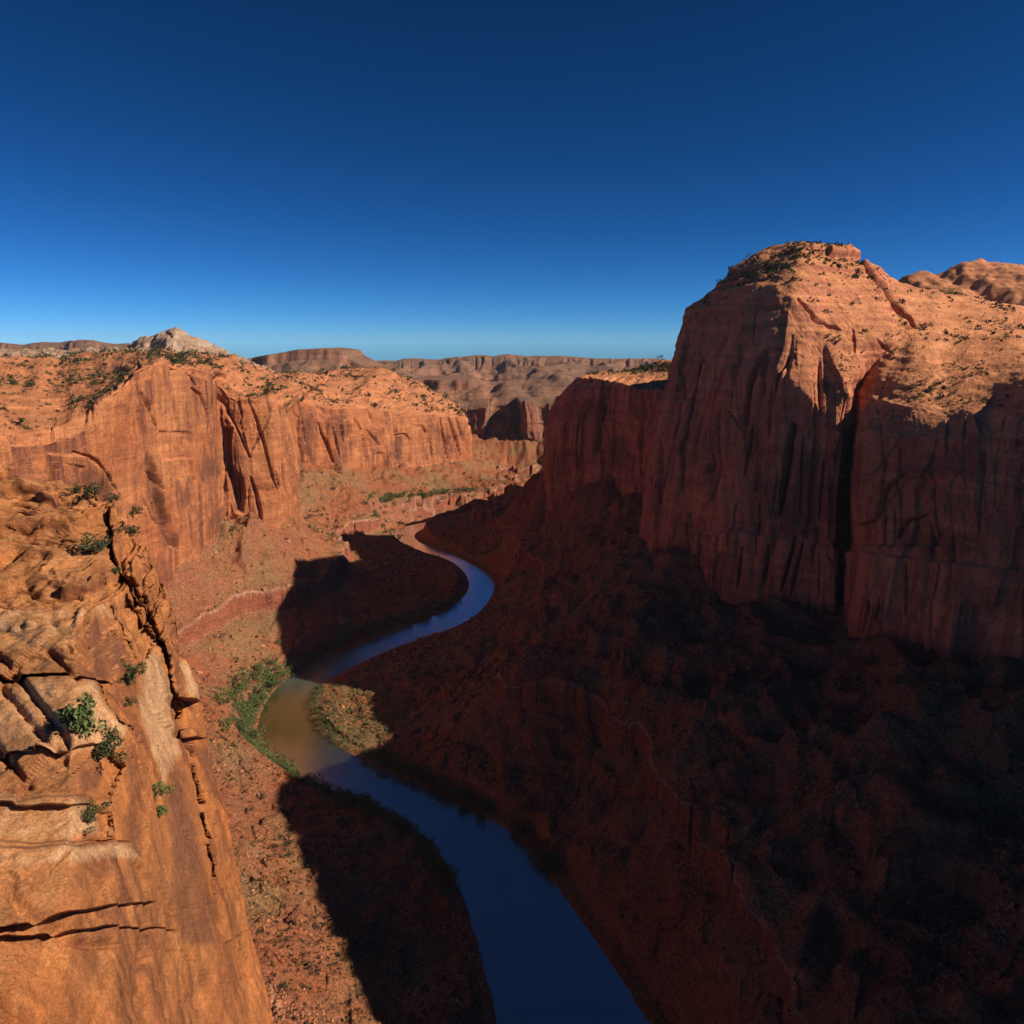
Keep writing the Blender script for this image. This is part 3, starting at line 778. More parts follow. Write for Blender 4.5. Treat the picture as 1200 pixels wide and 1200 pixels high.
# ------------------------------------------------------------------ valley floor
CTRL = [(205, 640, -185), (235, 618, -188), (255, 606, -187), (300, 620, -193), (345, 607, -200), (352, 556, -203), (400, 548, -210), (450, 545, -224), (520, 538, -236), (556, 537, -242),
        (240, 730, -246), (320, 700, -248), (300, 660, -222), (260, 790, -282), (300, 740, -272), (420, 720, -285), (470, 690, -288), (400, 690, -268), (380, 640, -240), (430, 640, -282), (455, 645, -292), (390, 600, -244), (450, 590, -262), (520, 578, -268), (600, 572, -272), (420, 575, -230), (500, 560, -250),
        (300, 950, -285), (290, 1000, -272), (150, 1000, -220), (0, 900, -170), (420, 1000, -291), (420, 960, -296), (100, 800, -215), (150, 1200, -180), (350, 1200, -262), (470, 1150, -292),
        (420, 835, -297), (470, 830, -293), (500, 870, -291), (490, 800, -291), (560, 900, -284), (600, 870, -273), (600, 795, -241), (600, 832, -259), (600, 920, -284), (620, 980, -295), (640, 800, -239), (690, 812, -238), (715, 832, -240), (770, 890, -240), (790, 930, -240), (830, 970, -240), (862, 1009, -240), (690, 870, -268), (730, 930, -268), (770, 1000, -266), (700, 1000, -282),
        (760, 800, -222), (840, 830, -210), (960, 800, -204), (1000, 900, -203), (1112, 900, -192), (1112, 1000, -208), (900, 1000, -228), (900, 900, -218), (1250, 1100, -200), (1000, 1200, -228), (850, 1200, -268), (760, 1120, -288),
        (700, 650, -210), (650, 720, -245), (620, 700, -264), (600, 760, -267), (560, 790, -281), (520, 770, -290), (700, 600, -188), (640, 600, -213), (600, 640, -277), (560, 640, -288), (560, 600, -281), (600, 568, -228), (622, 558, -190), (600, 600, -258), (590, 700, -290),
        (640, 553, -162), (700, 561, -160), (745, 578, -162), (752, 630, -176), (800, 668, -180), (840, 692, -188), (880, 716, -198), (960, 738, -196), (1060, 752, -170), (1112, 770, -170), (1260, 830, -170),
        (600, 557, -291), (560, 552, -262), (640, 557, -292), (600, 545, -277), (600, 527, -247), (590, 515, -228), (640, 515, -226), (550, 515, -228), (690, 520, -228)]
CPTS = [Z(px, py, z) for px, py, z in CTRL]
CPTS += [np.array(p, float) for p in [(170, 860, -165), (150, 770, -178), (60, 1230, -228), (150, 1340, -232), (60, 1330, -285), (300, 1400, -235), (300, 1560, -280), (-600, 700, -150), (-700, 1200, -180), (400, 300, -160), (420, 800, -150), (500, 1600, -240), (-500, 300, -120), (-300, 150, -150), (0, 150, -285), (300, 100, -170), (-500, 1600, -220), (0, 2200, -200), (600, 2200, -200), (-600, 2200, -200)]]
CPTS = np.array(CPTS)


class RBF:
    def __init__(self, pts, smooth=2.0):
        self.c = pts[:, :2]
        n = len(pts)
        r = np.linalg.norm(self.c[:, None] - self.c[None], axis=-1)
        K = np.zeros((n + 3, n + 3))
        K[:n, :n] = -r - np.eye(n) * smooth
        K[:n, n] = 1
        K[:n, n + 1:] = self.c / 1000
        K[n:, :n] = K[:n, n:].T
        self.w = np.linalg.solve(K, np.concatenate([pts[:, 2], [0, 0, 0]]))

    def __call__(self, x, y):
        n = len(self.c)
        h = self.w[n] + self.w[n + 1] * x / 1000 + self.w[n + 2] * y / 1000
        for (cx, cy), w in zip(self.c, self.w[:n]):
            h = h - w * np.sqrt((x - cx) ** 2 + (y - cy) ** 2 + 36)
        return h


HB = RBF(CPTS)


def terrace(h, z0, hgt, wid, power=1.0):
    """steepen a band: below z0 the slope is gentler, then a cliff of hgt"""
    t = (h - z0) / wid                 # input band of wid metres becomes hgt metres high
    up = sstep(-.5, .5, t) - np.clip(t + .5, 0, 1)
    span = np.exp(-((h - z0) / (wid * 5)) ** 2)
    return h + (hgt - wid) * (sstep(-.5, .5, t) - .5) * span


BAND = {}


def floor_height(x, y, detail=True):
    h = HB(x, y)
    sd = river_sd(x, y)
    far = sstep(20, 110, sd)
    # gullies and fans
    g = fbm(x / 75, y / 75, 0 * x, 61, 4)
    rg = 1 - np.abs(perlin(x / 52 + .5 * g, y / 52, 0 * x + 5, 62)) * 2
    r2 = 1 - np.abs(perlin(x / 19 + .4 * g, y / 19, 0 * x + 2, 73)) * 2
    steep_up = sstep(-270, -195, h)
    rt = sstep(-60, 20, x)
    h = h + far * ((5 + 4 * steep_up) * g + (3.5 + (6 - 3.2 * rt) * steep_up) * (rg - .5) + (1.2 + 2 * steep_up) * (1 - .4 * rt) * (r2 - .5))
    c, a, cx, cy, e = voronoi(x / 9, y / 9, 72)
    c2, a2, cx2, cy2, e2 = voronoi(x / 24, y / 24, 74)
    z0 = -247 - .040 * (y - 650) * sstep(600, 700, y) + 5 * perlin(x / 60, y / 60, 0 * x, 63)
    z0 = np.where(x > -30, -246 + 4 * perlin(x / 50, y / 50, 0 * x, 64) - .036 * np.maximum(y - 650, 0), z0)
    hj = h + 2.0 * fbm(x / 14, y / 14, 0 * x, 65, 3) + (2.2 + .3 * rt) * (c - .5) + (2.0 - .2 * rt) * (c2 - .5)
    hj = hj + rt * (8.0 * fbm(x / 46, y / 46, 0 * x, 79, 3, .6) + 2.5 * (voronoi(x / 15, y / 15, 80)[0] - .5))
    lh = np.where(x > -30, 24 * (.45 + .55 * sstep(-.3, .25, perlin(x / 30, y / 30, 0 * x, 81))), 20) * (.45 + .55 * sstep(-.5, .0, perlin(x / 45, y / 45, 0 * x, 66)))
    h = terrace(hj, z0, lh, 2.0)
    BAND['t'] = np.clip((hj - z0) / 2.0, -3, 3) / 6 + .5
    h = terrace(h, z0 + lh * .5 + 6 + 5 * (c2 - .5), 7 * sstep(.0, .35, perlin(x / 38, y / 38, 0 * x, 67)) + 1.5, 1.5)
    h = terrace(h, np.where(x > -10, -213 + 6 * perlin(x / 70, y / 70, 0 * x, 75), -900), 11 * sstep(-.25, .15, perlin(x / 80, y / 80, 0 * x, 76)) + 1.5, 1.5)
    h = terrace(h, np.where(x > -10, -268 + 5 * perlin(x / 60, y / 60, 0 * x, 77), -900), 8 * sstep(-.1, .25, perlin(x / 70, y / 70, 0 * x, 78)) + 1.5, 1.5)
    # river bed and banks
    bank = RZ + .9 * sstep(0, 3, sd) + .10 * np.maximum(sd, 0) + np.maximum(sd - 8, 0) ** 1.3 * .8
    h = np.minimum(h, bank)
    if detail:
        h = h + far * ((1.4 - .3 * sstep(-60, 20, x)) * fbm(x / 10, y / 10, 0 * x, 68, 5, .6)) + .35 * fbm(x / 3, y / 3, 0 * x, 70, 3, .6)
    low = RZ + .5 + .8 * fbm(x / 12, y / 12, 0 * x, 71, 3) * sstep(2, 15, sd) + .012 * np.maximum(sd, 0)
    h = np.where(sd > 0, np.maximum(h, low * sstep(0, 3, sd) + (1 - sstep(0, 3, sd)) * (RZ - .3)), np.minimum(h, RZ + np.maximum(sd * .15, -4) - .3))
    return h


def make_floor():
    na, nd = int(1150 * RES), int(1500 * RES)
    az = np.linspace(-.74, .74, na)
    tan = np.tan(az)
    # rows even in screen height for the valley depth
    t = np.linspace(1 / 150.0, 1 / 2100.0, nd)
    d = 1 / t
    d2 = np.exp(np.linspace(math.log(150), math.log(2100), nd))
    d = .65 * d + .35 * d2
    x = tan[:, None] * d[None, :]
    y = np.broadcast_to(d[None, :], x.shape).copy()
    h = floor_height(x, y)
    G = np.stack([x, y, h], -1)
    o = grid_object('canyon_floor', G, M_GROUND, kind='structure')
    at = o.data.attributes.new('band', 'FLOAT', 'POINT')          # which bed of rock crops out
    at.data.foreach_set('value', np.ascontiguousarray(BAND['t'].ravel(), np.float32))
    return G


def make_river():
    import bmesh
    bm = bmesh.new()
    # sheet under the banks, a bit wider than the bed
    q = [(-420, 180), (420, 180), (420, 1500), (-420, 1500)]
    n = 40
    vs = [[bm.verts.new((-420 + 840 * i / n, 180 + 1320 * j / n, RZ)) for j in range(n + 1)] for i in range(n + 1)]
    for i in range(n):
        for j in range(n):
            bm.faces.new((vs[i][j], vs[i + 1][j], vs[i + 1][j + 1], vs[i][j + 1]))
    me = bpy.data.meshes.new('river')
    bm.to_mesh(me)
    M = NT('river_water')
    pos = M.n('ShaderNodeNewGeometry').outputs['Position']
    sp = M.n('ShaderNodeSeparateXYZ')
    M.l(pos, sp.inputs[0])
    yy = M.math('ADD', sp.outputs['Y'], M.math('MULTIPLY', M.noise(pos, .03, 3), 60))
    M.l(M.mix(M.ramp(M.math('DIVIDE', yy, 1400), [(.45, 0), (.60, 1)]), (.044, .040, .010), (.16, .22, .26)), M.b.inputs['Base Color'])  # paler blue upstream stands in for sky reflected on the water
    M.b.inputs['Roughness'].default_value = .1
    M.b.inputs['IOR'].default_value = 1.6
    h = M.noise(M.mapv(pos, .22, .22, .1), 1, 5, .65, .6)
    h2 = M.noise(M.mapv(pos, .03, .03, .1, (3, 3, 3)), 1, 5, .6, .8)
    nb = M.bump(h, .14, .4)
    M.l(nb, M.b.inputs['Normal'])
    gl = M.n('ShaderNodeBsdfGlossy')
    gl.inputs['Color'].default_value = (1, 1, 1, 1)
    gl.inputs['Roughness'].default_value = .22
    M.l(nb, gl.inputs['Normal'])
    ms = M.n('ShaderNodeMixShader')
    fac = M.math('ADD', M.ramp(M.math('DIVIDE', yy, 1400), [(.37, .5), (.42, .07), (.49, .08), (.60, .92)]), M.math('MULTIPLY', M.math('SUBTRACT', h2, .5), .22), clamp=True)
    M.l(fac, ms.inputs[0])
    M.l(M.b.outputs[0], ms.inputs[1])
    M.l(gl.outputs[0], ms.inputs[2])
    M.l(ms.outputs[0], M.t.nodes['Material Output'].inputs['Surface'])
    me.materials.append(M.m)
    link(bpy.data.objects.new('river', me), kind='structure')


# ------------------------------------------------------------------ far country
FAR = []
for px, a, b, c, e, f, g in [
        (-300, 500, 470, 450, 430, 412, 408), (0, 500, 465, 445, 425, 404, 402), (88, 500, 462, 440, 420, 402, 400), (140, 500, 462, 440, 422, 403, 401), (200, 500, 462, 440, 428, 414, 412), (300, 500, 464, 445, 434, 424, 422), (420, 500, 466, 448, 437, 426, 424),
        (470, 500, 468, 450, 434, 423, 421), (520, 500, 466, 446, 432, 421, 419), (600, 500, 464, 446, 431, 419, 417), (680, 500, 462, 446, 432, 421, 419), (760, 500, 462, 446, 434, 423, 421), (900, 500, 462, 446, 434, 424, 422), (1200, 500, 462, 446, 434, 424, 422), (1500, 500, 462, 446, 434, 424, 422)]:
    FAR.append(col((px, a, 1990), (px, b + 4, 2300), (px, c, 3300), (px, e, 4700), (px, f, 4790), (px, g, 6500), (px, g + 3, 12000)))

ALC = [
    col(X(-520, 2050, -250), X(-520, 2055, -210), X(-520, 2060, -170), X(-520, 2065, -160), X(-520, 2200, -160), X(-520, 2500, -190)),
    col((500, 530, 1960), (500, 510, 1965), (500, 490, 1970), (500, 478, 1975), (500, 468, 2100), (500, 474, 2500)),
    col((548, 527, 1850), (548, 510, 1858), (547, 490, 1866), (547, 477, 1872), (548, 468, 2100), (548, 474, 2500)),
    col((564, 524, 1840), (566, 508, 1848), (570, 488, 1856), (572, 474, 1862), (572, 466, 2100), (572, 474, 2500)),
    col((576, 524, 2010), (576, 505, 2018), (578, 486, 2024), (579, 473, 2030), (580, 466, 2100), (580, 474, 2500)),
    col((611, 524, 2010), (611, 505, 2018), (610, 486, 2024), (606, 473, 2030), (602, 466, 2100), (602, 474, 2500)),
    col((615, 522, 1810), (614, 505, 1816), (613, 486, 1822), (610, 472, 1828), (606, 466, 2100), (606, 474, 2500)),
    col((640, 522, 1815), (640, 505, 1821), (640, 486, 1828), (640, 473, 1836), (640, 466, 2100), (640, 474, 2500)),
    col((700, 522, 1790), (700, 505, 1800), (700, 486, 1808), (700, 473, 1816), (700, 466, 2100), (700, 474, 2500)),
    col((850, 522, 1760), (850, 505, 1770), (850, 486, 1780), (850, 473, 1790), (850, 466, 2100), (850, 474, 2500)),
]


def make_far():
    st = .8 / RES
    G, s, lv = loft(ALC, st, tension=.3)
    G = cliffify(G, s, lv, lambda l: 1 - sstep(2.6, 3.3, l), 300, big=8, slab=4, crack=6, strata=1.2, fine=1.2, presm=3)
    grid_object('alcove_butte', G, M_FAR, kind='structure')
    G, s, lv = loft(FAR, st * 1.2, vmin=30)
    x, y, z = G[..., 0], G[..., 1], G[..., 2]
    L = np.broadcast_to(lv[None, :], x.shape)
    w = sstep(.6, 1.6, L) * (1 - sstep(3.1, 3.6, L))
    wx = x + 90 * perlin(x / 700, y / 700, 0 * x, 404)
    rid = .55 - 2.3 * np.abs(perlin(wx / 330, y / 2600, 0 * x, 402)) + .45 * (.5 - 2 * np.abs(perlin(wx / 120, y / 1300, 0 * x, 403)))
    z = z + w * (62 * rid * sstep(.8, 2.9, L) + 26 * fbm(x / 300, y / 500, 0 * x, 401, 5))
    for zb, hb in ((-205, 22), (-168, 26), (-140, 20)):
        z = terrace(z, zb + 8 * perlin(x / 200, y / 200, 0 * x, 405), hb * 1.0, 5) * w + z * (1 - w)
    z = z + w * 5 * fbm(x / 45, y / 60, 0 * x, 406, 4, .6)
    G = np.stack([x, y, z], -1)
    G = cliffify(G, s, lv, lambda l: sstep(2.8, 3.1, l) * (1 - sstep(4.0, 4.3, l)), 410, big=26, slab=14, crack=22, strata=4, fine=5, scale=4.5, presm=2)
    grid_object('far_plateau', G, M_FAR, kind='structure')


def hill(name, cx, cy, rx, ry, fn, mat, n=260):
    u = np.linspace(-1, 1, n)
    x = cx + rx * u[:, None] + 0 * u[None, :]
    y = cy + ry * u[None, :] + 0 * u[:, None]
    z = fn(x, y)
    grid_object(name, np.stack([x, y, z], -1), mat, kind='structure')


def make_hills():
    # dark knoll behind the right shoulder of the mesa
    D3 = 1250.0
    pk = [(1000, 385), (1040, 345), (1060, 326), (1080, 319), (1098, 322), (1112, 314), (1150, 303), (1200, 312), (1280, 340), (1400, 380)]
    kx = np.array([P(a, b, D3)[0] for a, b in pk])
    kz = np.array([P(a, b, D3)[2] for a, b in pk])

    def knoll(x, y):
        dy = y - D3
        return np.interp(x + .2 * dy, kx, kz) - .4 * np.abs(dy) + 7 * fbm(x / 40, y / 40, 0 * x, 520, 5, .55)
    hill('far_knoll', 830, D3, 330, 240, knoll, M_MESA, int(260 * RES))
    # white peak on the left skyline: ridge traced against the sky
    D = 1750.0
    pts = [(100, 408), (150, 404), (172, 395), (190, 391), (203, 387), (208, 384), (213, 387), (222, 392), (232, 396), (242, 400), (262, 409), (283, 418), (300, 428), (330, 440)]
    rx_ = np.array([P(a, b, D)[0] for a, b in pts])
    rz_ = np.array([P(a, b, D)[2] for a, b in pts])

    def peak(x, y):
        dy = y - D
        top = np.interp(x + .25 * dy, rx_, rz_)
        h = top - .62 * np.abs(dy + 25 * perlin(x / 90, y / 90, 0 * x, 500)) * (1 + .0 * x)
        rg = (1 - np.abs(perlin((x + .35 * dy) / 55, y / 150, 0 * x, 501)) * 2.2)
        h = h + 17 * rg * sstep(0, 60, np.abs(dy)) + 5 * fbm(x / 26, y / 26, 0 * x, 502, 5, .65) + 9 * (voronoi(x / 30, y / 34, 505)[0] - .5) * sstep(0, 25, np.abs(dy))
        h = terrace(h, -5 + 4 * perlin(x / 60, y / 60, 0 * x, 503), 9, 4)
        return np.maximum(h, -120)
    hill('white_peak', -800, D, 420, 260, peak, M_WHITE, int(380 * RES))
    # flat topped mesa
    D2 = 2600.0
    pts2 = [(255, 424), (285, 421), (300, 418), (325, 414), (345, 410), (375, 408), (400, 411), (407, 419), (425, 428), (450, 436), (480, 445)]
    sx = np.array([P(a, b, D2)[0] for a, b in pts2])
    sz = np.array([P(a, b, D2)[2] for a, b in pts2])

    def mesa(x, y):
        dy = y - D2
        top = np.interp(x, sx, sz)
        e = 50 * fbm(x / 130, 0 * x, 0 * x, 510, 3)
        front = -dy + e
        h = top - .42 * np.maximum(front - 20, 0) - 34 * sstep(0, 22, front)
        h = h + sstep(20, 80, front) * (16 * (1 - 2.2 * np.abs(perlin((x + .2 * dy) / 85, y / 260, 0 * x, 511)))) + 4 * fbm(x / 30, y / 30, 0 * x, 512, 4, .55) * sstep(-10, 20, front)
        return np.maximum(h, -230)
    hill('flat_mesa', -700, D2 - 100, 560, 420, mesa, M_FAR, int(380 * RES))


# ------------------------------------------------------------------ plants and loose rock


def leaf_material(name, a, b, c):
    M = NT(name)
    oi = M.n('ShaderNodeObjectInfo')
    pos = M.n('ShaderNodeNewGeometry').outputs['Position']
    f = M.math('ADD', M.math('MULTIPLY', oi.outputs['Random'], .5), M.math('MULTIPLY', M.noise(pos, 1.3, 3), .6))
    M.l(M.ramp(f, [(.25, a), (.5, b), (.8, c)]), M.b.inputs['Base Color'])
    M.b.inputs['Roughness'].default_value = .7
    M.b.inputs['Specular IOR Level'].default_value = .2
    return M.m


M_JUNIPER = leaf_material('juniper_leaves', (.03, .042, .016), (.05, .06, .024), (.085, .085, .036))
M_WILLOW = leaf_material('willow_leaves', (.06, .085, .025), (.10, .13, .04), (.16, .175, .06))
M_SAGE = leaf_material('scrub_leaves', (.03, .03, .016), (.05, .047, .024), (.085, .07, .035))
M_DRY = leaf_material('dry_grass', (.20, .16, .06), (.27, .21, .08), (.15, .15, .06))
M_BARK = NT('bark')
M_BARK.b.inputs['Base Color'].default_value = (.13, .085, .055, 1)
M_BARK = M_BARK.m
M_ROCKS = rock_material('fallen_sandstone', (.42, .155, .08), (.50, .22, .125), (.19, .075, .05), (.42, .18, .09), k=3.0, streak=.2)


def leaf_cloud(r, n, size, clumps, rx=1.0, rz=.8, up=.0):
    """n leaf quads in clumps around the origin: verts, faces"""
    cen = r.normal(size=(clumps, 3)) * np.array([.42 * rx, .42 * rx, .3 * rz])
    cen[:, 2] += .5 * rz
    rad = r.uniform(.22, .42, clumps)
    k = r.integers(0, clumps, n)
    v = r.normal(size=(n, 3))
    v /= np.linalg.norm(v, axis=1)[:, None]
    p = cen[k] + v * (rad[k] * r.uniform(.55, 1.05, n))[:, None] * np.array([1, 1, .85])
    p[:, 2] = np.abs(p[:, 2]) + .02
    a = r.normal(size=(n, 3))
    a[:, 2] += up
    a /= np.linalg.norm(a, axis=1)[:, None]
    b = np.cross(a, r.normal(size=(n, 3)))
    b /= np.linalg.norm(b, axis=1)[:, None]
    s1 = (size * r.uniform(.6, 1.3, n))[:, None]
    s2 = s1 * r.uniform(.35, .7, n)[:, None]
    q = np.stack([p - a * s1, p + b * s2, p + a * s1, p - b * s2], 1)
    return q.reshape(-1, 3), np.arange(n * 4).reshape(n, 4)


def stems(r, n, h, rad):
    V, F = [], []
    for i in range(n):
        a = r.uniform(0, 6.28)
        lean = r.uniform(.15, .75)
        p0 = np.array([r.normal() * .04, r.normal() * .04, -.08])
        p2 = np.array([math.cos(a) * lean * .6, math.sin(a) * lean * .6, h * r.uniform(.55, .95)])
        p1 = (p0 + p2) / 2 + r.normal(size=3) * .06
        pts = [p0, p1, p2]
        base = len(V)
        for j, p in enumerate(pts):
            w = rad * (1 - .4 * j)
            for q in range(5):
                t = q * 6.283 / 5
                V.append(p + np.array([math.cos(t) * w, math.sin(t) * w, 0]))
        for j in range(2):
            for q in range(5):
                F.append((base + j * 5 + q, base + j * 5 + (q + 1) % 5, base + (j + 1) * 5 + (q + 1) % 5, base + (j + 1) * 5 + q))
    return np.array(V), np.array(F)


def rock_geo(r, sub=2):
    import bmesh
    bm = bmesh.new()
    bmesh.ops.create_icosphere(bm, subdivisions=sub, radius=1)
    V = np.array([v.co[:] for v in bm.verts])
    F = np.array([[v.index for v in f.verts] for f in bm.faces])
    bm.free()
    for _ in range(9):                     # flat broken faces
        n = r.normal(size=3)
        n /= np.linalg.norm(n)
        c = r.uniform(.45, .8)
        d = V @ n
        V = np.where((d > c)[:, None], V - n * (d - c)[:, None], V)
    V *= r.uniform(.7, 1.25, 3) * np.array([1, 1, .8])
    return V, F


def merged(name, geos, pos, size, mat, tilt=.25, **kw):
    """countless small copies baked into one mesh"""
    V, F, base = [], [], 0
    r = np.random.default_rng(11)
    gi = r.integers(0, len(geos), len(pos))
    for g in range(len(geos)):
        v, f = geos[g]
        sel = np.where(gi == g)[0]
        if len(sel) == 0:
            continue
        a = r.uniform(0, 6.283, len(sel))
        ca, sa = np.cos(a), np.sin(a)
        s_ = size[sel][:, None]
        x = (v[None, :, 0] * ca[:, None] - v[None, :, 1] * sa[:, None]) * s_
        y = (v[None, :, 0] * sa[:, None] + v[None, :, 1] * ca[:, None]) * s_
        z = v[None, :, 2] * s_
        P3 = np.stack([x, y, z], -1) + pos[sel][:, None, :]
        V.append(P3.reshape(-1, 3))
        F.append((f[None] + (np.arange(len(sel)) * len(v))[:, None, None]).reshape(-1, f.shape[1]) + base)
        base += len(sel) * len(v)
    me = raw_mesh(name, np.concatenate(V), np.concatenate(F), mat, smooth=False)
    return link(bpy.data.objects.new(name, me), **kw)


def cam_hit(px, py):
    d = Vector(ray(px, py)).normalized()
    ok, loc, nor, idx, ob, mt = sc.ray_cast(DG, (0, 0, 0), d)
    return (loc, nor) if ok else (None, None)


def visible(p):
    v = Vector(p)
    ok, loc, nor, idx, ob, mt = sc.ray_cast(DG, (0, 0, 0), v.normalized())
    return (not ok) or (loc.length > v.length - 3.0 - .004 * v.length)


def in_frame(p, m=0):
    qx, qy = project(p)
    return (qx > -m) & (qx < 1200 + m) & (qy > -m) & (qy < 1200 + m)


def copies(name, meshes, pos, size, label, cat, group, zs=1.0):
    for p, s_ in zip(pos, size):
        o = bpy.data.objects.new(name, meshes[rng.integers(len(meshes))])
        o.location = p
        o.rotation_euler = (rng.normal() * .08, rng.normal() * .08, rng.uniform(0, 6.283))
        o.scale = (s_, s_, s_ * zs * rng.uniform(.85, 1.15))
        link(o, label=label, cat=cat, group=group)


def pick_big(pos, size, n):
    """indices of the n that show largest and can be seen from the camera"""
    d = np.linalg.norm(pos, axis=1)
    order = np.argsort(-(size / d))
    out = []
    fr = in_frame(pos, -12)
    for i in order[:n * 12]:
        if fr[i] and visible(pos[i] + np.array([0, 0, size[i] * .6])):
            out.append(i)
            if len(out) == n:
                break
    return np.array(out, int)


def grid_pick(G, n, w):
    p = (w / w.sum()).ravel()
    i = rng.choice(p.size, n, p=p)
    P0 = G.reshape(-1, 3)[i]
    return P0.copy()


def make_plants():
    r = np.random.default_rng(21)
    shr = []
    for i in range(6):
        v, f = leaf_cloud(r, 70, .17, 6)
        shr.append(raw_mesh('desert_shrub', v, f, M_SAGE, False))
    jun = []
    for i in range(4):
        v, f = leaf_cloud(r, 90, .16, 6)
        jun.append(raw_mesh('juniper_bush', v, f, M_JUNIPER, False))
    wil, wil_geo = [], []
    for i in range(6):
        v, f = leaf_cloud(r, 320, .085, 12, rz=1.0)
        wil_geo.append((v, f))
        wil.append(raw_mesh('riverside_bush', v, f, M_WILLOW, False))
    tiny = [leaf_cloud(r, 14, .42, 4) for i in range(6)]
    rocks = [rock_geo(r, 1) for i in range(8)]

    # ---- near ledge shrubs, each one placed where the photograph shows it
    near = [(91, 573, 12, 'dark green rounded shrub farthest left on the top of the near orange ledge'),
            (111, 573, 15, 'rounded green shrub second from the left on top of the near orange ledge'),
            (130, 581, 14, 'green shrub at the right end of the three on top of the near ledge'),
            (155, 597, 14, 'green shrub on the right shoulder just below the top of the near ledge'),
            (151, 622, 17, 'green shrub on the layered shelf beside the dark cleft of the near ledge'),
            (107, 636, 24, 'wide low green shrub on the shelf left of the dark cleft'),
            (136, 667, 12, 'small green shrub tucked inside the dark cleft of the near ledge'),
            (152, 791, 26, 'dense dark green juniper standing at the top of the pale rock slab'),
            (151, 822, 12, 'little green tuft on the pale rock directly under the dense juniper'),
            (96, 838, 34, 'largest spiky bright green bush at the left end of the near ledge'),
            (119, 875, 30, 'grey green low bush on the pale block below the spiky bush'),
            (133, 862, 14, 'small grey green sprig on the block right of the low grey bush'),
            (181, 928, 18, 'upright olive shrub growing from the crack in the tan slab'),
            (187, 948, 14, 'lower olive shrub in the crack of the tan slab'),
            (105, 950, 22, 'grey green shrub in the hollow beside a small boulder near the bottom')]
    for k, (px, py, w, lab) in enumerate(near):
        loc, nor = cam_hit(px, py + w * .28)
        if loc is None:
            continue
        s_ = w / 900.0 * loc.y / 1.0
        loc = loc - loc.normalized() * (.35 * s_)
        root = bpy.data.objects.new('shrub', None)
        root.empty_display_size = .3
        root.location = loc - Vector((0, 0, .12 * s_))
        root.rotation_euler = (0, 0, r.uniform(0, 6))
        root.scale = (s_, s_, s_ * (1.0 if k in (7, 9, 12, 13) else .8))
        link(root, label=lab, cat='shrub', group='shrubs on the near ledge')
        spiky = k in (9, 12, 13)
        v, f = leaf_cloud(r, 900 if w > 20 else 520, .08 if not spiky else .095, 12, up=1.2 if spiky else 0)
        o = bpy.data.objects.new('foliage', raw_mesh('foliage', v, f, (M_JUNIPER, M_WILLOW, M_SAGE)[0 if k in (0, 1, 2, 3, 4, 7) else (1 if spiky else 0)], False))
        o.parent = root
        link(o)
        v, f = stems(r, 7, .8, .022)
        o = bpy.data.objects.new('stem', raw_mesh('stem', v, f, M_BARK, True))
        o.parent = root
        link(o)

    # ---- trees and bushes along the water: thick green belt on the left bank
    BELT = []

    def belt(line, n, wid, smin, smax, label, group, name='riverside_bush'):
        line = [Z(px, py, RZ + 1) for px, py in line]
        L = np.array(line)
        seg = np.linalg.norm(np.diff(L[:, :2], axis=0), axis=1)
        cum = np.concatenate([[0], np.cumsum(seg)])
        t = r.uniform(0, cum[-1], n)
        x = np.interp(t, cum, L[:, 0]) + r.normal(size=n) * wid
        y = np.interp(t, cum, L[:, 1]) + r.normal(size=n) * wid
        sd = river_sd(x, y)
        m = sd > 1.0
        x, y = x[m], y[m]
        z = floor_height(x[:, None], y[:, None])[:, 0]
        sz = r.uniform(smin, smax, len(x))
        BELT.append((np.stack([x, y, z - .2], -1), sz, label, group))
    belt([(343, 784), (325, 797), (308, 815), (295, 832), (287, 850), (283, 866), (300, 884), (322, 896)], 170, 9, 4, 8, 'green bush in the thick sunlit belt along the left bank of the olive pool', 'green belt on the left river bank')
    belt([(325, 897), (345, 912), (375, 928), (425, 946), (475, 970), (510, 1000), (530, 1040)], 130, 5, 3.5, 6, 'dark bush lining the shaded lower left river bank', 'bushes on the shaded lower left bank')
    belt([(372, 805), (366, 822), (368, 845), (385, 866), (410, 880)], 60, 5, 2.5, 4.5, 'pale green willow bush fringing the sunlit sandbar', 'willows round the sandbar')
    belt([(430, 887), (490, 914), (540, 938), (590, 962), (620, 990), (650, 1030)], 130, 5, 3.5, 6.5, 'dark bush lining the shaded right river bank downstream', 'bushes on the shaded right bank')
    belt([(345, 783), (395, 758), (450, 738), (510, 716), (545, 698)], 120, 5, 3.5, 6, 'dark bush on the shaded left bank of the blue reach', 'bushes on the left bank of the blue reach')
    belt([(447, 632), (444, 622), (455, 612), (480, 609), (520, 601), (560, 594)], 120, 10, 4, 7.5, 'green bush by the far bend of the river', 'bushes at the far river bend')

    bp = np.concatenate([b[0] for b in BELT])
    bs = np.concatenate([b[1] for b in BELT])
    bi = np.concatenate([np.full(len(b[1]), k) for k, b in enumerate(BELT)])
    big = pick_big(bp, bs, 300)
    for k, b in enumerate(BELT):
        sel = big[bi[big] == k]
        copies('riverside_bush', wil, bp[sel], bs[sel], b[2], 'bush', b[3], 1.1)
    keep = np.ones(len(bp), bool)
    keep[big] = False
    merged('riverside_thicket', wil_geo, bp[keep], bs[keep], M_WILLOW, kind='stuff')

    # ---- scrub and loose rock on the talus
    G = FLOOR_G
    n0 = grid_normals(G)
    sdg = river_sd(G[::4, ::4, 0], G[::4, ::4, 1])
    sdg = np.repeat(np.repeat(sdg, 4, 0), 4, 1)[:G.shape[0], :G.shape[1]]
    up = np.abs(n0[..., 2])
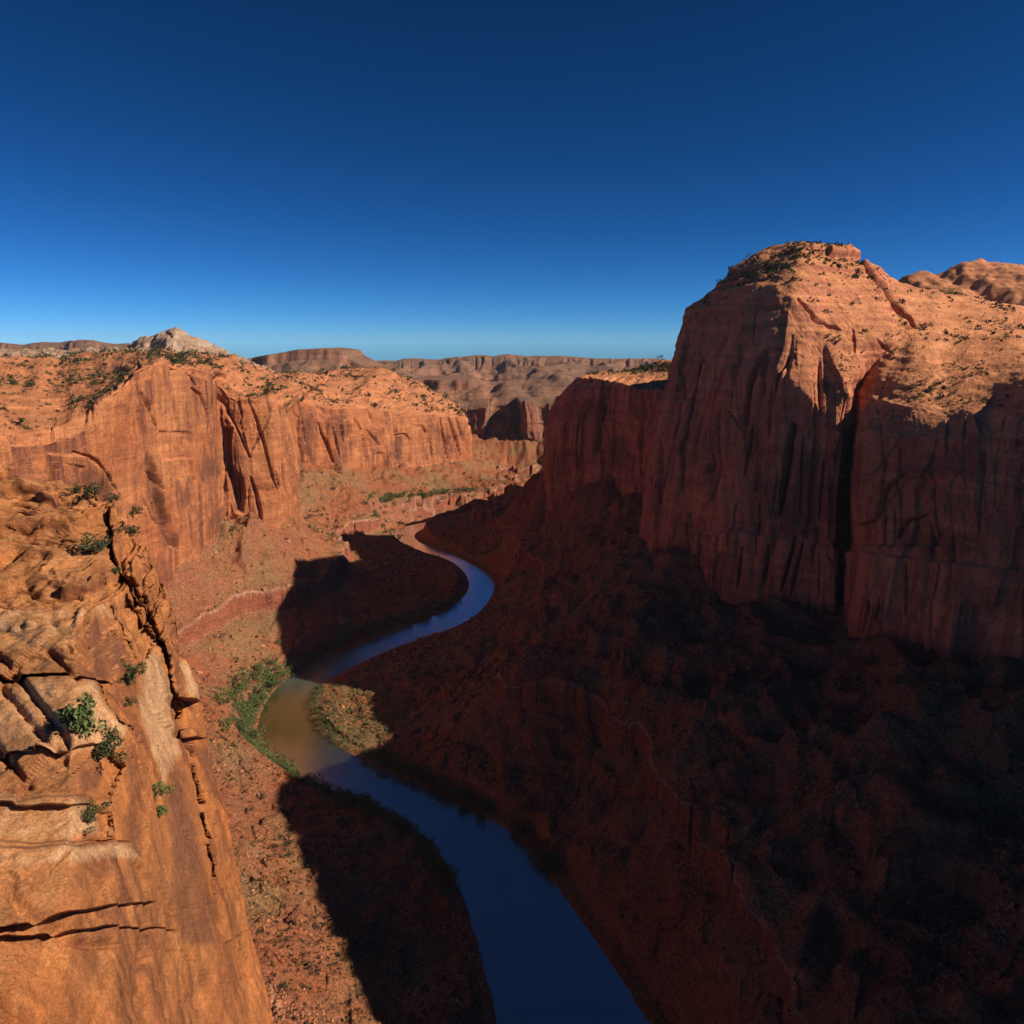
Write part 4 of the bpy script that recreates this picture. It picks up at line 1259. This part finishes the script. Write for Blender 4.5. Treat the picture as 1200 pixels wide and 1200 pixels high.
    dens = sstep(.55, .8, up) * (sdg > 4) * (.25 + sstep(-.1, .4, perlin(G[..., 0] / 60, G[..., 1] / 60, 0 * G[..., 0], 801)))
    dens = dens * (G[..., 1] > 230)
    p = grid_pick(G, 24000, dens)
    p[:, :2] += r.normal(size=(len(p), 2)) * .5
    size = np.exp(r.normal(size=len(p)) * .4) * np.clip(p[:, 1] / 620, .75, 1.9)
    big = pick_big(p, size, 170)
    keep = np.ones(len(p), bool)
    keep[big] = False
    left = p[big][:, 0] < -60 - .03 * p[big][:, 1]
    for sel, lab, gr in ((left, 'small dark desert shrub dotted over the left talus slope', 'shrubs on the left talus'), (~left, 'small dark desert shrub dotted over the shaded right talus', 'shrubs on the right talus')):
        copies('desert_shrub', shr, p[big][sel] - np.array([0, 0, .1]), size[big][sel] * 1.25, lab, 'shrub', gr, .85)
    merged('slope_scrub', tiny, p[keep], size[keep], M_SAGE, kind='stuff')
    dens = sstep(.5, .75, up) * (sdg > 3) * (.1 + sstep(-.05, .35, perlin(G[..., 0] / 45, G[..., 1] / 45, 0 * G[..., 0] + 9, 802)))
    dens = dens * (G[..., 1] > 220)
    p = grid_pick(G, 30000, dens)
    size = np.minimum(np.exp(r.normal(size=len(p)) * .6) * .7 * np.clip(p[:, 1] / 600, .7, 1.6), 2.0 * np.clip(p[:, 1] / 500, .6, 1.5))
    big = pick_big(p, size, 110)
    keep = np.ones(len(p), bool)
    keep[big] = False
    bm_ = [raw_mesh('boulder', *rock_geo(r, 3), M_ROCKS, False) for i in range(6)]
    left = p[big][:, 0] < -60 - .03 * p[big][:, 1]
    for sel, lab, gr in ((left, 'angular red sandstone boulder fallen on the left talus slope', 'boulders on the left talus'), (~left, 'angular red sandstone boulder fallen on the shaded right talus', 'boulders on the right talus')):
        copies('boulder', bm_, p[big][sel], size[big][sel], lab, 'boulder', gr)
    merged('rubble', rocks, p[keep], size[keep], M_ROCKS, kind='stuff')
    # dry grass on the sandbar
    q = r.uniform(size=(9000, 2)) * np.array([150, 110]) + np.array([350, 790])
    g = np.array([Z(a, b, RZ + 2) for a, b in q])
    m = poly_sd(q[:, 0], q[:, 1], [(372, 806), (405, 800), (440, 800), (480, 820), (476, 850), (440, 872), (410, 880), (384, 866), (368, 840)]) < 0
    g = g[m]
    g = g[river_sd(g[:, 0], g[:, 1]) > 2]
    g[:, 2] = floor_height(g[:, :1], g[:, 1:2])[:, 0]
    merged('dry_grass', tiny, g, r.uniform(.5, 1.3, len(g)), M_DRY, kind='stuff')

    # ---- shrubs on the slickrock tops
    for (GG, lv, lo), nn, lab, gr, sz, nbig in ((LEFT_T, 5200, 'dark green juniper bush dotted over the slickrock top of the left wall', 'junipers on the left wall top', 1.7, 70), (RIGHT_T, 3600, 'dark green juniper bush scattered over the sunlit slickrock of the right mesa', 'junipers on the right mesa', 1.5, 70)):
        nn_ = np.abs(grid_normals(blur(GG, 2))[..., 2])
        L = np.broadcast_to(lv[None, :], nn_.shape)
        d = (L > lo) * sstep(.45, .75, nn_) * (.12 + sstep(-.1, .45, perlin(GG[..., 0] / 50, GG[..., 1] / 50, 0 * nn_, 810)))
        d = d * sstep(250, 900, GG[..., 1] + 300) * in_frame(GG, 30) * (GG[..., 1] > 250)
        p = grid_pick(GG, nn, d)
        size = np.exp(r.normal(size=nn) * .55) * sz * .9 * np.clip(p[:, 1] / 700, .6, 1.3)
        big = pick_big(p, size, nbig)
        keep = np.ones(nn, bool)
        keep[big] = False
        copies('juniper_bush', jun, p[big] - np.array([0, 0, .15]), size[big], lab, 'bush', gr, .8)
        merged('slickrock_scrub', tiny, p[keep], size[keep], M_JUNIPER, kind='stuff')


# ------------------------------------------------------------------ light
SUN_EL, SUN_AZ = 34.0, -12.0          # azimuth from +X towards +Y


def make_light():
    el, az = math.radians(SUN_EL), math.radians(SUN_AZ)
    d = Vector((math.cos(el) * math.cos(az), math.cos(el) * math.sin(az), math.sin(el)))
    L = bpy.data.lights.new('sun', 'SUN')
    L.energy = 4.6
    L.angle = math.radians(.5)
    L.color = (1, .87, .70)
    o = bpy.data.objects.new('sun', L)
    o.rotation_euler = d.to_track_quat('Z', 'Y').to_euler()
    COL.objects.link(o)
    w = bpy.data.worlds.new('World')
    sc.world = w
    w.use_nodes = True
    t = w.node_tree
    bg = t.nodes['Background']
    sky = t.nodes.new('ShaderNodeTexSky')
    sky.sky_type = 'NISHITA'
    sky.sun_disc = False
    sky.sun_elevation = el
    sky.sun_rotation = math.pi / 2 - az
    sky.altitude = 2500
    sky.air_density = .6
    sky.dust_density = 0
    sky.ozone_density = 6.0
    gm = t.nodes.new('ShaderNodeGamma')
    gm.inputs[1].default_value = 1.45
    mx = t.nodes.new('ShaderNodeMix')
    mx.data_type = 'RGBA'
    mx.blend_type = 'MULTIPLY'
    mx.inputs[0].default_value = 1
    mx.inputs[7].default_value = (.28, .405, .45, 1)
    t.links.new(sky.outputs['Color'], gm.inputs[0])
    t.links.new(gm.outputs[0], mx.inputs[6])
    sp = t.nodes.new('ShaderNodeSeparateColor')
    cb = t.nodes.new('ShaderNodeCombineColor')
    pw = t.nodes.new('ShaderNodeMath')
    pw.operation = 'POWER'
    pw.inputs[1].default_value = 1.33
    ml = t.nodes.new('ShaderNodeMath')
    ml.operation = 'MULTIPLY'
    ml.inputs[1].default_value = .70
    t.links.new(mx.outputs[2], sp.inputs[0])
    t.links.new(sp.outputs[0], pw.inputs[0])
    t.links.new(pw.outputs[0], ml.inputs[0])
    t.links.new(ml.outputs[0], cb.inputs[0])
    t.links.new(sp.outputs[1], cb.inputs[1])
    t.links.new(sp.outputs[2], cb.inputs[2])
    t.links.new(cb.outputs[0], bg.inputs['Color'])
    bg.inputs['Strength'].default_value = .06


def make_haze():
    import bmesh
    bb = np.array([o.matrix_world @ Vector(c) for o in sc.objects if o.type == 'MESH' and o.parent is None for c in o.bound_box])
    lo, hi = bb.min(0) - (200, 400, 1), bb.max(0) + (200, 400, 4)
    hi[2] = max(hi[2], 6)
    bm = bmesh.new()
    bmesh.ops.create_cube(bm, size=1.0)
    for v in bm.verts:
        v.co = Vector([lo[i] + (v.co[i] + .5) * (hi[i] - lo[i]) for i in range(3)])
    me = bpy.data.meshes.new('haze')
    bm.to_mesh(me)
    bm.free()
    m = bpy.data.materials.new('haze_air')
    m.use_nodes = True
    t = m.node_tree
    t.nodes.remove(t.nodes['Principled BSDF'])
    v = t.nodes.new('ShaderNodeVolumePrincipled')
    v.inputs['Color'].default_value = (.62, .76, 1, 1)
    v.inputs['Density'].default_value = HAZE
    t.links.new(v.outputs[0], t.nodes['Material Output'].inputs['Volume'])
    me.materials.append(m)
    link(bpy.data.objects.new('haze', me), kind='stuff')


HAZE = 1.4e-5
make_light()
LEFT_T, RIGHT_T = make_walls()
ledge, LEDGE_G = make_ledge()
FLOOR_G = make_floor()
make_river()
make_far()
make_hills()
bpy.context.view_layer.update()
DG = bpy.context.evaluated_depsgraph_get()
make_plants()
bpy.context.view_layer.update()
make_haze()

sc.view_settings.view_transform = 'Standard'
sc.view_settings.look = 'None'
sc.view_settings.exposure = .45
sc.view_settings.gamma = 1
sc.render.engine = 'CYCLES'
sc.cycles.use_denoising = True
sc.cycles.max_bounces = 12
sc.cycles.diffuse_bounces = 8
